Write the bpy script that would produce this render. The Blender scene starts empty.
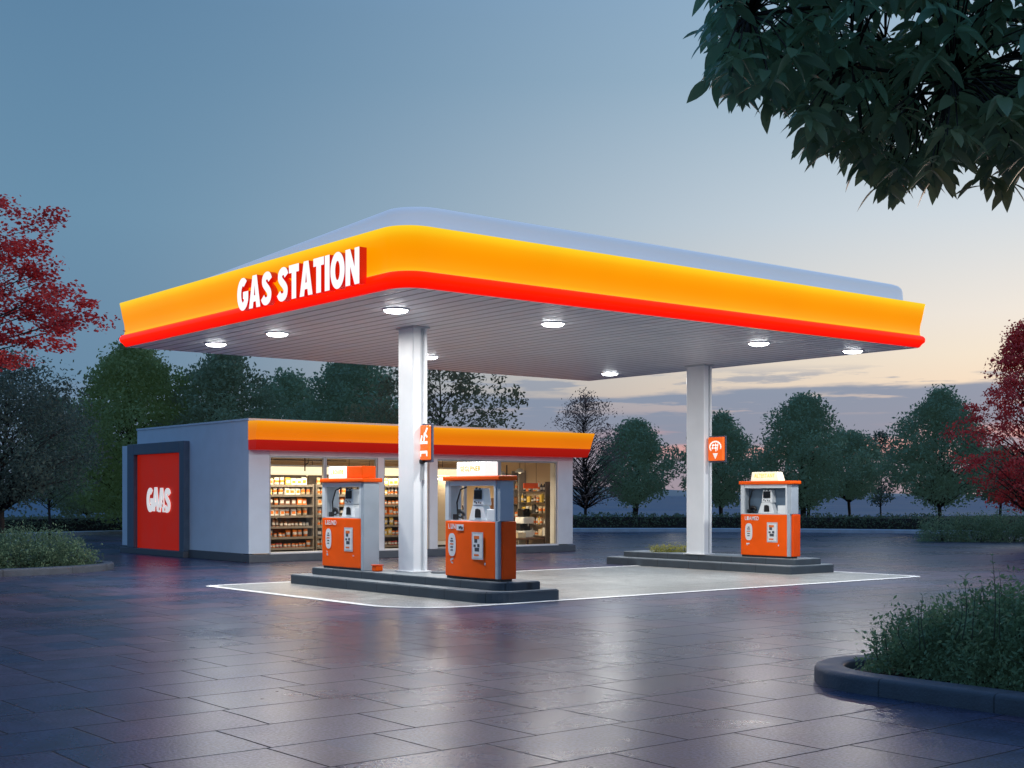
import bpy, math, random
import numpy as np
from mathutils import Vector, Matrix

scene = bpy.context.scene
C = scene.collection
R = math.radians
PI = math.pi

# ------------------------------------------------------------------ camera frame
# world x runs along the shop front, world y along the lettered canopy side
FPX, HZ, EYE = 1319.0, 495.0, 1.7
FW = Vector((0.627, 0.779, 0)).normalized()
RT = Vector((FW.y, -FW.x, 0))


def at(px, d, z=0.0):
    """point of the place at bearing px and forward distance d"""
    p = FW * d + RT * ((px - 512) / FPX * d)
    return Vector((p.x, p.y, z))


def zat(py, d):
    return EYE + (HZ - py) / FPX * d


# ------------------------------------------------------------------ helpers
def tag(o, label=None, cat=None, group=None, kind=None):
    if label: o['label'] = label
    if cat: o['category'] = cat
    if group: o['group'] = group
    if kind: o['kind'] = kind
    return o


def empty(name, loc, label=None, cat=None, group=None, parent=None):
    o = bpy.data.objects.new(name, None)
    C.objects.link(o)
    o.location = loc
    o.empty_display_size = 0.2
    if parent: o.parent = parent
    return tag(o, label, cat, group)


def copy_tree(o, parent=None):
    c = o.copy()
    C.objects.link(c)
    if parent: c.parent = parent
    for ch in list(o.children):
        copy_tree(ch, c)
    return c


class MB:
    """collects faces; build() links them as one mesh object"""
    def __init__(s):
        s.v, s.f, s.m, s.sm = [], [], [], []

    def face(s, pts, mi=0, smooth=False):
        b = len(s.v)
        s.v += [tuple(p) for p in pts]
        s.f.append(list(range(b, b + len(pts))))
        s.m.append(mi); s.sm.append(smooth)

    def box(s, x0, x1, y0, y1, z0, z1, mi=0):
        b = len(s.v)
        s.v += [(x0, y0, z0), (x1, y0, z0), (x1, y1, z0), (x0, y1, z0),
                (x0, y0, z1), (x1, y0, z1), (x1, y1, z1), (x0, y1, z1)]
        for q in ((3, 2, 1, 0), (4, 5, 6, 7), (0, 1, 5, 4), (1, 2, 6, 5), (2, 3, 7, 6), (3, 0, 4, 7)):
            s.f.append([b + i for i in q]); s.m.append(mi); s.sm.append(False)
        return s

    def prism(s, poly, z0, z1, mi=0, cap=True, smooth=False):
        b = len(s.v); n = len(poly)
        s.v += [(p[0], p[1], z0) for p in poly] + [(p[0], p[1], z1) for p in poly]
        for i in range(n):
            j = (i + 1) % n
            s.f.append([b + i, b + j, b + n + j, b + n + i]); s.m.append(mi); s.sm.append(smooth)
        if cap:
            s.f.append([b + n + i for i in range(n)]); s.m.append(mi); s.sm.append(False)
            s.f.append([b + i for i in reversed(range(n))]); s.m.append(mi); s.sm.append(False)
        return s

    def rings(s, rings, mi=0, closed=True, cap0=False, cap1=False, smooth=True):
        """loft a list of equally long point rings"""
        b = len(s.v); n = len(rings[0])
        for r in rings: s.v += [tuple(p) for p in r]
        for k in range(len(rings) - 1):
            for i in range(n if closed else n - 1):
                j = (i + 1) % n
                s.f.append([b + k * n + i, b + k * n + j, b + (k + 1) * n + j, b + (k + 1) * n + i])
                s.m.append(mi if not callable(mi) else mi(k)); s.sm.append(smooth)
        m0 = mi if not callable(mi) else mi(0)
        if cap0: s.f.append([b + i for i in reversed(range(n))]); s.m.append(m0); s.sm.append(False)
        if cap1:
            o = b + (len(rings) - 1) * n
            s.f.append([o + i for i in range(n)]); s.m.append(m0); s.sm.append(False)
        return s

    def lathe(s, c, prof, n=16, mi=0, cap0=True, cap1=True):
        rs = []
        for r, z in prof:
            rs.append([(c[0] + r * math.cos(2 * PI * i / n), c[1] + r * math.sin(2 * PI * i / n), c[2] + z) for i in range(n)])
        return s.rings(rs, mi, True, cap0, cap1)

    def tube(s, pts, rad, n=6, mi=0):
        pts = [Vector(p) for p in pts]
        rs = []
        up = Vector((0.31, 0.17, 0.93))
        for i, p in enumerate(pts):
            t = (pts[min(i + 1, len(pts) - 1)] - pts[max(i - 1, 0)])
            if t.length < 1e-9: t = Vector((0, 0, 1))
            t.normalize()
            a = t.cross(up)
            if a.length < .05: a = t.cross(Vector((1, 0, 0)))
            a.normalize(); b = t.cross(a)
            r = rad[i] if isinstance(rad, (list, tuple)) else rad
            rs.append([p + (a * math.cos(2 * PI * k / n) + b * math.sin(2 * PI * k / n)) * r for k in range(n)])
        return s.rings(rs, mi, True, True, True)

    def build(s, name, mats, parent=None, bevel=0, org=None, seg=2):
        me = bpy.data.meshes.new(name)
        v = s.v
        if org is not None: v = [(p[0] - org[0], p[1] - org[1], p[2] - org[2]) for p in v]
        me.from_pydata(v, [], s.f)
        for m in (mats if isinstance(mats, (list, tuple)) else [mats]): me.materials.append(m)
        me.polygons.foreach_set('material_index', s.m)
        me.polygons.foreach_set('use_smooth', s.sm)
        me.validate(); me.update()
        o = bpy.data.objects.new(name, me)
        C.objects.link(o)
        if parent: o.parent = parent
        if bevel:
            b = o.modifiers.new('bevel', 'BEVEL'); b.width = bevel; b.segments = seg; b.limit_method = 'ANGLE'; b.angle_limit = R(50)
            b.harden_normals = False
        return o


def np_mesh(name, V, F, mat, parent=None, tint=None, smooth=False):
    """V (n,3), F (m,4) arrays -> one mesh object"""
    me = bpy.data.meshes.new(name)
    n, m = len(V), len(F)
    me.vertices.add(n); me.vertices.foreach_set('co', np.ascontiguousarray(V, dtype=np.float32).ravel())
    me.loops.add(m * 4); me.loops.foreach_set('vertex_index', np.ascontiguousarray(F, dtype=np.int32).ravel())
    me.polygons.add(m)
    me.polygons.foreach_set('loop_start', np.arange(0, m * 4, 4, dtype=np.int32))
    if smooth: me.polygons.foreach_set('use_smooth', np.ones(m, dtype=bool))
    me.materials.append(mat)
    if tint is not None:
        a = me.attributes.new('tint', 'FLOAT', 'FACE'); a.data.foreach_set('value', np.ascontiguousarray(tint, dtype=np.float32))
    me.update(calc_edges=True)
    o = bpy.data.objects.new(name, me)
    C.objects.link(o)
    if parent: o.parent = parent
    return o


# ------------------------------------------------------------------ materials
def srgb(r, g, b):
    f = lambda c: c / 12.92 if c <= .04045 else ((c + .055) / 1.055) ** 2.4
    return (f(r / 255), f(g / 255), f(b / 255), 1)


def mat(name, col, rough=.5, metal=0, var=.12, nscale=6, bump=0, bscale=40, emit=None, estr=0, spec=.5, coat=0):
    m = bpy.data.materials.new(name); m.use_nodes = True
    nt = m.node_tree; N, L = nt.nodes, nt.links
    p = N['Principled BSDF']
    c = tuple(col) + ((1,) if len(col) == 3 else ())
    tc = N.new('ShaderNodeTexCoord')
    if var:
        no = N.new('ShaderNodeTexNoise'); no.inputs['Scale'].default_value = nscale; no.inputs['Detail'].default_value = 5
        L.new(tc.outputs['Object'], no.inputs['Vector'])
        r = N.new('ShaderNodeMapRange'); r.inputs[1].default_value = .3; r.inputs[2].default_value = .7
        r.inputs[3].default_value = 1 - var; r.inputs[4].default_value = 1 + var * .6
        L.new(no.outputs['Fac'], r.inputs[0])
        mx = N.new('ShaderNodeVectorMath'); mx.operation = 'SCALE'; mx.inputs[0].default_value = c[:3]
        L.new(r.outputs[0], mx.inputs['Scale'])
        L.new(mx.outputs[0], p.inputs['Base Color'])
        r2 = N.new('ShaderNodeMapRange'); r2.inputs[1].default_value = .3; r2.inputs[2].default_value = .7
        r2.inputs[3].default_value = max(.02, rough * .85); r2.inputs[4].default_value = min(1, rough * 1.2)
        L.new(no.outputs['Fac'], r2.inputs[0]); L.new(r2.outputs[0], p.inputs['Roughness'])
    else:
        p.inputs['Base Color'].default_value = c
        p.inputs['Roughness'].default_value = rough
    p.inputs['Metallic'].default_value = metal
    p.inputs['Specular IOR Level'].default_value = spec
    p.inputs['Coat Weight'].default_value = coat
    if bump:
        nb = N.new('ShaderNodeTexNoise'); nb.inputs['Scale'].default_value = bscale; nb.inputs['Detail'].default_value = 6
        L.new(tc.outputs['Object'], nb.inputs['Vector'])
        bp = N.new('ShaderNodeBump'); bp.inputs['Strength'].default_value = bump; bp.inputs['Distance'].default_value = .02
        L.new(nb.outputs['Fac'], bp.inputs['Height']); L.new(bp.outputs[0], p.inputs['Normal'])
    if emit:
        p.inputs['Emission Color'].default_value = tuple(emit) + ((1,) if len(emit) == 3 else ())
        p.inputs['Emission Strength'].default_value = estr
    return m


def ramp(N, stops, interp='LINEAR'):
    r = N.new('ShaderNodeValToRGB'); r.color_ramp.interpolation = interp
    e = r.color_ramp.elements
    while len(e) < len(stops): e.new(.5)
    for k, (p, c) in enumerate(stops):
        e[k].position = p; e[k].color = c
    return r


def leaf_mat(name, dark, light, trans=.4, rough=.6, spec=.25, extra=None, leaf_glow=None):
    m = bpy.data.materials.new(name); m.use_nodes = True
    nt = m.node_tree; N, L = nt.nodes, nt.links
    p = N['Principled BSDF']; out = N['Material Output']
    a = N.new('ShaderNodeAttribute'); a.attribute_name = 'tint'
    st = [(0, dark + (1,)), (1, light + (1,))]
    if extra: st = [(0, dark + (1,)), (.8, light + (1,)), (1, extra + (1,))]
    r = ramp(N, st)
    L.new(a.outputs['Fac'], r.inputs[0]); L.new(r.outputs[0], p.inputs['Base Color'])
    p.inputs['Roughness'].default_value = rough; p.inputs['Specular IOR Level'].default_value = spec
    if leaf_glow:
        p.inputs['Emission Color'].default_value = leaf_glow + (1,); p.inputs['Emission Strength'].default_value = 1  # leaves glow faintly, imitating haze and fill light
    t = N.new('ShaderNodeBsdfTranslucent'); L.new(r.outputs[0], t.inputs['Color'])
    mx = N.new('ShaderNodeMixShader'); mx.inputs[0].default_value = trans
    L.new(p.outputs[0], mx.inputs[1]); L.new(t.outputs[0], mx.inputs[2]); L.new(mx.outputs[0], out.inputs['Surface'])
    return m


def glow_mat(name, stops, axis_lo, axis_hi, strength, rough=.3):
    """back-lit plastic: the tubes inside sit near top and bottom of the box, so the face is uneven over its height"""
    m = bpy.data.materials.new(name); m.use_nodes = True
    nt = m.node_tree; N, L = nt.nodes, nt.links
    p = N['Principled BSDF']
    tc = N.new('ShaderNodeTexCoord'); sx = N.new('ShaderNodeSeparateXYZ'); L.new(tc.outputs['Object'], sx.inputs[0])
    r = N.new('ShaderNodeMapRange'); r.inputs[1].default_value = axis_lo; r.inputs[2].default_value = axis_hi
    L.new(sx.outputs['Z'], r.inputs[0])
    cr = ramp(N, stops, 'B_SPLINE'); L.new(r.outputs[0], cr.inputs[0])
    no = N.new('ShaderNodeTexNoise'); no.inputs['Scale'].default_value = .9; no.inputs['Detail'].default_value = 2
    L.new(tc.outputs['Object'], no.inputs['Vector'])
    r2 = N.new('ShaderNodeMapRange'); r2.inputs[1].default_value = .3; r2.inputs[2].default_value = .7
    r2.inputs[3].default_value = strength * .97; r2.inputs[4].default_value = strength * 1.02
    L.new(no.outputs['Fac'], r2.inputs[0])
    L.new(cr.outputs[0], p.inputs['Emission Color']); L.new(r2.outputs[0], p.inputs['Emission Strength'])
    sc = N.new('ShaderNodeVectorMath'); sc.operation = 'SCALE'; sc.inputs['Scale'].default_value = .22
    L.new(cr.outputs[0], sc.inputs[0]); L.new(sc.outputs[0], p.inputs['Base Color'])
    p.inputs['Roughness'].default_value = rough; p.inputs['Specular IOR Level'].default_value = .12
    return m


M = {}
M['wall'] = mat('painted_render', (.62, .72, .82), .6, var=.05, nscale=2.2, bump=.06, bscale=90)
M['white'] = mat('white_paint', (.76, .78, .79), .38, var=.05, nscale=3, bump=.03, bscale=60)
M['column'] = mat('white_column_panel', (.80, .83, .86), .35, var=.05, nscale=2)
M['colgroove'] = mat('column_side_metal', (.50, .54, .58), .4, var=.06, nscale=3)
M['plinth'] = mat('dark_plinth', (.085, .10, .12), .55, var=.15, nscale=5, bump=.1)
M['frame'] = mat('slate_frame', (.075, .12, .175), .45, var=.12, nscale=4)
M['doorred'] = mat('red_door_paint', (.62, .020, .006), .5, var=.12, nscale=1.3, spec=.2, emit=(.7, .02, .004), estr=.3)  # red paint given emission of its own to brighten it
M['alu'] = mat('window_metal', (.42, .44, .46), .35, .6, var=.06)
M['kerb'] = mat('island_concrete_dark', (.045, .062, .08), .6, var=.22, nscale=5, bump=.2, bscale=50)
M['kerbtop'] = mat('island_concrete_top', (.20, .23, .25), .5, var=.2, nscale=4, bump=.15, bscale=50)
M['kerbstone'] = mat('kerb_stone', (.075, .09, .115), .6, var=.25, nscale=4, bump=.25, bscale=45)
M['soil'] = mat('bed_soil', (.022, .02, .018), .95, var=.4, nscale=9, bump=.8, bscale=25)
M['line'] = mat('road_paint', (.78, .79, .78), .45, var=.16, nscale=7, emit=(.8, .85, .9), estr=.10)  # faint emission added, lightening the painted line
M['orange'] = mat('orange_panel', (.95, .105, .0), .45, var=.07, nscale=3, spec=.22)
M['orange2'] = mat('orange_panel_edge', (.84, .075, .0), .45, var=.08, nscale=3, spec=.22)
M['grey'] = mat('blue_grey_panel', (.36, .42, .48), .4, var=.07, nscale=3)
M['greyl'] = mat('light_frame', (.60, .65, .69), .35, var=.06, nscale=3)
M['black'] = mat('black_rubber', (.012, .012, .014), .4, var=.2)
M['screen'] = mat('dark_screen', (.01, .011, .013), .12, var=.05)
M['pumpwhite'] = mat('pump_white', (.74, .78, .8), .35, var=.08, nscale=9)
M['paper'] = mat('sticker_white', (.74, .75, .77), .5, var=.07, nscale=30)
M['papergrey'] = mat('sticker_grey', (.5, .53, .56), .5, var=.1, nscale=30)
M['ink'] = mat('sticker_ink', (.05, .055, .07), .5, var=.1)
M['inkor'] = mat('sticker_orange', (.75, .16, .02), .5, var=.1)
M['lens'] = mat('lamp_lens', (.9, .9, .9), .3, var=0, emit=(.95, .98, 1), estr=22)
M['rim'] = mat('lamp_rim', (.75, .77, .78), .3, .3, var=.04)
M['letter'] = mat('letter_face', (.85, .84, .82), .4, var=.04, emit=(1, .97, .93), estr=.95)
M['letter_side'] = mat('letter_return', (.62, .012, .006), .35, var=.06, emit=(.8, .012, .004), estr=.35)
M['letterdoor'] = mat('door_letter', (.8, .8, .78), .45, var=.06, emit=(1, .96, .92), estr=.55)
M['signwhite'] = mat('sign_lit_face', (.8, .8, .78), .4, var=.04, emit=(1, .96, .88), estr=.85)
M['signcream'] = mat('sign_cream_face', (.75, .68, .55), .4, var=.05, emit=(1, .86, .62), estr=.55)
M['signtext'] = mat('sign_text', (.9, .35, .02), .4, var=.05, emit=(1, .42, .03), estr=.6)
M['signtexty'] = mat('sign_text_yellow', (.9, .55, .05), .4, var=.05, emit=(1, .6, .06), estr=.6)
M['signpanel'] = mat('column_sign_panel', (.85, .13, .01), .35, var=.06, emit=(1, .15, .01), estr=.45)
M['signmark'] = mat('column_sign_mark', (.85, .83, .8), .4, var=.04, emit=(1, .95, .88), estr=.45)
M['signback'] = mat('sign_bracket', (.06, .08, .13), .4, var=.1)
M['roofcap'] = mat('roof_cap_sheet', (.70, .74, .78), .4, .0, var=.03, nscale=.8, emit=(.62, .68, .76), estr=.34)  # emission added so the cap sheet looks lighter than lit
M['cream'] = mat('interior_plaster', (.56, .43, .28), .7, var=.06, nscale=2)
M['ceil'] = mat('interior_ceiling', (.46, .38, .28), .8, var=.05, nscale=2)
M['shopfloor'] = mat('interior_floor', (.30, .24, .17), .35, var=.15, nscale=3)
M['tubelight'] = mat('ceiling_tube', (.9, .85, .7), .4, var=0, emit=(1, .82, .52), estr=1.05)
M['shelf'] = mat('shelf_metal', (.16, .14, .12), .4, .3, var=.1)
M['shelfback'] = mat('shelf_backboard', (.10, .075, .055), .6, var=.2)
M['wood'] = mat('brown_wood', (.16, .075, .035), .45, var=.25, nscale=9)
M['bark'] = mat('bark', (.035, .028, .024), .9, var=.35, nscale=14, bump=.8, bscale=22)
M['stem'] = mat('green_stem', (.06, .085, .05), .8, var=.3, nscale=20)
M['foldedpipe'] = mat('grey_pipe', (.05, .05, .05), .5, .5, var=.1)

# glass: thin pane, mostly clear, mirror-like at the Fresnel rate
g = bpy.data.materials.new('window_glass'); g.use_nodes = True
N, L = g.node_tree.nodes, g.node_tree.links
N.remove(N['Principled BSDF'])
tr = N.new('ShaderNodeBsdfTransparent'); tr.inputs[0].default_value = (.93, .95, .94, 1)
gl = N.new('ShaderNodeBsdfGlossy'); gl.inputs['Roughness'].default_value = .02
fr = N.new('ShaderNodeFresnel'); fr.inputs['IOR'].default_value = 1.45
no = N.new('ShaderNodeTexNoise'); no.inputs['Scale'].default_value = 1.5
bp = N.new('ShaderNodeBump'); bp.inputs['Strength'].default_value = .02
L.new(no.outputs['Fac'], bp.inputs['Height']); L.new(bp.outputs[0], gl.inputs['Normal'])
mx = N.new('ShaderNodeMixShader')
L.new(fr.outputs[0], mx.inputs[0]); L.new(tr.outputs[0], mx.inputs[1]); L.new(gl.outputs[0], mx.inputs[2])
L.new(mx.outputs[0], N['Material Output'].inputs['Surface'])
M['glass'] = g

# soffit: strip ceiling with fine grooves running along y
sf = mat('soffit_strip_metal', (.74, .76, .79), .46, .15, var=.06, nscale=1.5)
N, L = sf.node_tree.nodes, sf.node_tree.links
p = N['Principled BSDF']
tc = N.new('ShaderNodeTexCoord'); mp = N.new('ShaderNodeSeparateXYZ'); L.new(tc.outputs['Object'], mp.inputs[0])
mm = N.new('ShaderNodeMath'); mm.operation = 'MULTIPLY'; mm.inputs[1].default_value = 1 / .30; L.new(mp.outputs['X'], mm.inputs[0])
fr_ = N.new('ShaderNodeMath'); fr_.operation = 'FRACT'; L.new(mm.outputs[0], fr_.inputs[0])
pp = N.new('ShaderNodeMath'); pp.operation = 'PINGPONG'; pp.inputs[1].default_value = .5; L.new(fr_.outputs[0], pp.inputs[0])
gr = N.new('ShaderNodeMapRange'); gr.inputs[1].default_value = .0; gr.inputs[2].default_value = .16; gr.interpolation_type = 'SMOOTHSTEP'; L.new(pp.outputs[0], gr.inputs[0])
bp = N.new('ShaderNodeBump'); bp.inputs['Strength'].default_value = .7; bp.inputs['Distance'].default_value = .02
L.new(gr.outputs[0], bp.inputs['Height']); L.new(bp.outputs[0], p.inputs['Normal'])
old = p.inputs['Base Color'].links[0].from_socket
md = N.new('ShaderNodeMapRange'); md.inputs[3].default_value = .28; md.inputs[4].default_value = 1; L.new(gr.outputs[0], md.inputs[0])
vs = N.new('ShaderNodeVectorMath'); vs.operation = 'SCALE'; L.new(old, vs.inputs[0]); L.new(md.outputs[0], vs.inputs['Scale']); L.new(vs.outputs[0], p.inputs['Base Color'])
M['soffit'] = sf

M['fascia'] = glow_mat('fascia_orange_backlit', [(0, (1, .52, .01, 1)), (.10, (1, .36, .003, 1)), (.45, (1, .30, .0, 1)), (.78, (1, .37, .0, 1)), (1, (1, .70, .02, 1))], 4.97, 5.6, .98)
M['redband'] = glow_mat('fascia_red_backlit', [(0, (.18, .001, .0, 1)), (.35, (.75, .004, .0, 1)), (.7, (1, .008, .0, 1)), (1, (1, .010, .0, 1))], 4.72, 4.97, 2.8)
M['shopfascia'] = glow_mat('shop_fascia_orange', [(0, (.9, .20, .002, 1)), (.5, (.78, .18, .003, 1)), (.85, (.92, .30, .004, 1)), (1, (1, .40, .01, 1))], 3.08, 3.56, .88)
M['shopred'] = glow_mat('shop_fascia_red', [(0, (.34, .008, .004, 1)), (1, (.46, .010, .005, 1))], 2.83, 3.08, .8)

# paving: large irregular stone slabs, slightly worn and damp
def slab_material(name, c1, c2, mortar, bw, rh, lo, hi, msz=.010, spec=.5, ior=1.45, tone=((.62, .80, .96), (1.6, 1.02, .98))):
    m = bpy.data.materials.new(name); m.use_nodes = True
    N, L = m.node_tree.nodes, m.node_tree.links
    p = N['Principled BSDF']
    tc = N.new('ShaderNodeTexCoord')
    # wobble so that joints are not ruler-straight
    nz = N.new('ShaderNodeTexNoise'); nz.inputs['Scale'].default_value = .55; nz.inputs['Detail'].default_value = 3
    L.new(tc.outputs['Object'], nz.inputs['Vector'])
    ad = N.new('ShaderNodeVectorMath'); ad.operation = 'MULTIPLY_ADD'; ad.inputs[1].default_value = (.10, .10, 0)
    L.new(nz.outputs['Color'], ad.inputs[0]); L.new(tc.outputs['Object'], ad.inputs[2])
    br = N.new('ShaderNodeTexBrick'); br.offset = .37; br.offset_frequency = 2; br.squash = .72; br.squash_frequency = 3
    br.inputs['Scale'].default_value = 1; br.inputs['Brick Width'].default_value = bw; br.inputs['Row Height'].default_value = rh
    br.inputs['Mortar Size'].default_value = msz; br.inputs['Mortar Smooth'].default_value = .35; br.inputs['Bias'].default_value = 0
    br.inputs['Color1'].default_value = c1 + (1,); br.inputs['Color2'].default_value = c2 + (1,); br.inputs['Mortar'].default_value = mortar + (1,)
    L.new(ad.outputs[0], br.inputs['Vector'])
    big = N.new('ShaderNodeTexNoise'); big.inputs['Scale'].default_value = .28; big.inputs['Detail'].default_value = 6; big.inputs['Roughness'].default_value = .6
    L.new(tc.outputs['Object'], big.inputs['Vector'])
    fine = N.new('ShaderNodeTexNoise'); fine.inputs['Scale'].default_value = 42; fine.inputs['Detail'].default_value = 4
    L.new(tc.outputs['Object'], fine.inputs['Vector'])
    mid = N.new('ShaderNodeTexNoise'); mid.inputs['Scale'].default_value = 3.2; mid.inputs['Detail'].default_value = 6
    L.new(tc.outputs['Object'], mid.inputs['Vector'])
    def rng(src, a, b, c, d):
        r = N.new('ShaderNodeMapRange'); r.inputs[1].default_value = a; r.inputs[2].default_value = b; r.inputs[3].default_value = c; r.inputs[4].default_value = d
        L.new(src, r.inputs[0]); return r.outputs[0]
    k1 = rng(big.outputs['Fac'], .3, .7, .75, 1.25); k2 = rng(fine.outputs['Fac'], .3, .7, .35, 1.65); k3 = rng(mid.outputs['Fac'], .3, .7, .8, 1.2)
    a = N.new('ShaderNodeMath'); a.operation = 'MULTIPLY'; L.new(k1, a.inputs[0]); L.new(k2, a.inputs[1])
    a2 = N.new('ShaderNodeMath'); a2.operation = 'MULTIPLY'; L.new(a.outputs[0], a2.inputs[0]); L.new(k3, a2.inputs[1])
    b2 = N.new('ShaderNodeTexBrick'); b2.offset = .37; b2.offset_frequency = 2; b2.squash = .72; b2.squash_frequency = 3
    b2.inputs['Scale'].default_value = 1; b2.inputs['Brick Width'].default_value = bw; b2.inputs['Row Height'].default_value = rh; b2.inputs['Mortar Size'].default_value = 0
    b2.inputs['Color1'].default_value = tuple(tone[0]) + (1,); b2.inputs['Color2'].default_value = tuple(tone[1]) + (1,); b2.inputs['Mortar'].default_value = (1, 1, 1, 1)  # random slab tones; the redder one strengthened to imitate red reflections
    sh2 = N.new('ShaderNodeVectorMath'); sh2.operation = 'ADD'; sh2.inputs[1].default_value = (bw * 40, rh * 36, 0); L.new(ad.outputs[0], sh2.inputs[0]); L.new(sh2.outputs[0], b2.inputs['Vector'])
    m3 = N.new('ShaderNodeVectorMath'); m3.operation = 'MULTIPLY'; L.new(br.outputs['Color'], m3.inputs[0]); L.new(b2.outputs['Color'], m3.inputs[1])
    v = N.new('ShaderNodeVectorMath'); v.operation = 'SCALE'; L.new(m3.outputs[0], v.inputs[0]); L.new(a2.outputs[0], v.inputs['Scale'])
    L.new(v.outputs[0], p.inputs['Base Color'])
    # roughness: damp patches, per-slab difference, joints dull
    s = N.new('ShaderNodeSeparateColor'); L.new(br.outputs['Color'], s.inputs[0])
    r1 = rng(big.outputs['Fac'], .35, .68, lo, hi); r2 = rng(mid.outputs['Fac'], .3, .7, -.012, .012)
    r3 = rng(s.outputs[0], min(c1[0], c2[0]), max(c1[0], c2[0]) + 1e-4, -.015, .015)
    s1 = N.new('ShaderNodeMath'); s1.operation = 'ADD'; L.new(r1, s1.inputs[0]); L.new(r2, s1.inputs[1])
    s2 = N.new('ShaderNodeMath'); s2.operation = 'ADD'; L.new(s1.outputs[0], s2.inputs[0]); L.new(r3, s2.inputs[1])
    s3 = N.new('ShaderNodeMath'); s3.operation = 'MULTIPLY_ADD'; s3.inputs[1].default_value = .4; L.new(br.outputs['Fac'], s3.inputs[0]); L.new(s2.outputs[0], s3.inputs[2])
    L.new(s3.outputs[0], p.inputs['Roughness'])
    p.inputs['Specular IOR Level'].default_value = spec; p.inputs['IOR'].default_value = ior
    h = N.new('ShaderNodeMath'); h.operation = 'MULTIPLY_ADD'; h.inputs[1].default_value = -1.0
    L.new(br.outputs['Fac'], h.inputs[0]); 
    hf = N.new('ShaderNodeMath'); hf.operation = 'MULTIPLY_ADD'; hf.inputs[1].default_value = .35
    L.new(fine.outputs['Fac'], hf.inputs[0]); 
    hm = N.new('ShaderNodeMath'); hm.operation = 'MULTIPLY'; hm.inputs[1].default_value = .3; L.new(mid.outputs['Fac'], hm.inputs[0])
    hf.inputs[2].default_value = 0; L.new(hf.outputs[0], h.inputs[2])
    bp = N.new('ShaderNodeBump'); bp.inputs['Strength'].default_value = .5; bp.inputs['Distance'].default_value = .012
    L.new(h.outputs[0], bp.inputs['Height']); L.new(bp.outputs[0], p.inputs['Normal'])
    return m


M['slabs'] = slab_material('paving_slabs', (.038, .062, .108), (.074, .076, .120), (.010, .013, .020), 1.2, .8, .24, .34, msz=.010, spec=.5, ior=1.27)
M['pad'] = slab_material('forecourt_concrete', (.25, .26, .25), (.285, .29, .275), (.13, .13, .125), 3.6, 2.9, .32, .42, tone=((.96, .97, 1), (1.03, 1.01, .99)))
M['grass'] = mat('dark_lawn', (.016, .026, .016), .95, var=.35, nscale=.8, bump=.6, bscale=8)
M['hazy_ground'] = mat('hazy_ground_blue', (.07, .135, .20), .6, var=.15, nscale=.05, bump=.25, bscale=.6, spec=.12)  # blue colour stands in for haze over distant ground
M['hill'] = mat('hazy_hill', (.05, .075, .10), .95, var=.2, nscale=.004, emit=(.10, .15, .22), estr=.5)  # bluish emission painted on as distance haze

def add_joints(m, pitch, kx, ky):
    N, L = m.node_tree.nodes, m.node_tree.links
    p = N['Principled BSDF']; tc = N.new('ShaderNodeTexCoord'); sx = N.new('ShaderNodeSeparateXYZ'); L.new(tc.outputs['Object'], sx.inputs[0])
    a = N.new('ShaderNodeMath'); a.operation = 'MULTIPLY'; a.inputs[1].default_value = kx / pitch; L.new(sx.outputs['X'], a.inputs[0])
    b = N.new('ShaderNodeMath'); b.operation = 'MULTIPLY_ADD'; b.inputs[1].default_value = ky / pitch; L.new(sx.outputs['Y'], b.inputs[0]); L.new(a.outputs[0], b.inputs[2])
    q = N.new('ShaderNodeMath'); q.operation = 'PINGPONG'; q.inputs[1].default_value = .5; L.new(b.outputs[0], q.inputs[0])
    r = N.new('ShaderNodeMapRange'); r.inputs[1].default_value = .003; r.inputs[2].default_value = .010; r.inputs[3].default_value = .35; r.inputs[4].default_value = 1; L.new(q.outputs[0], r.inputs[0])
    old = p.inputs['Base Color'].links[0].from_socket
    v = N.new('ShaderNodeVectorMath'); v.operation = 'SCALE'; L.new(old, v.inputs[0]); L.new(r.outputs[0], v.inputs['Scale']); L.new(v.outputs[0], p.inputs['Base Color'])


add_joints(M['kerb'], 1.0, .12, 1.0); add_joints(M['kerbtop'], 1.0, .12, 1.0); add_joints(M['kerbstone'], .95, .45, .89)

# ------------------------------------------------------------------ text
def glyph(ch, size, offset, depth, sx=1.0):
    """outline of one character as vertices and faces, standing in its own XY plane"""
    cu = bpy.data.curves.new('t', 'FONT'); cu.body = ch; cu.size = size; cu.offset = offset; cu.extrude = depth / 2
    cu.resolution_u = 6
    o = bpy.data.objects.new('t', cu); C.objects.link(o)
    dg = bpy.context.evaluated_depsgraph_get()
    me = bpy.data.meshes.new_from_object(o.evaluated_get(dg))
    V = [Vector((v.co.x * sx, v.co.y, v.co.z)) for v in me.vertices]
    F = [(list(p.vertices), p.normal.z) for p in me.polygons]
    bpy.data.objects.remove(o); bpy.data.curves.remove(cu); bpy.data.meshes.remove(me)
    return V, F


def letter_row(text, height, width, offset, depth, gap):
    """list of (verts, faces) per visible letter, scaled to fill width x height, origin at lower left"""
    rows = []; x = 0
    for ch in text:
        if ch == ' ':
            x += gap * 4.2; continue
        V, F = glyph(ch, 1.0, offset, depth)
        x0 = min(v.x for v in V); x1 = max(v.x for v in V); y0 = min(v.y for v in V); y1 = max(v.y for v in V)
        V = [Vector(((v.x - x0), (v.y - y0) / (y1 - y0) * height, v.z)) for v in V]
        rows.append([x, x1 - x0, V, F]); x += x1 - x0 + gap
    k = width / (x - gap)
    return [([Vector(((v.x + X) * k, v.y, v.z)) for v in V], F) for X, w, V, F in rows]


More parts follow.
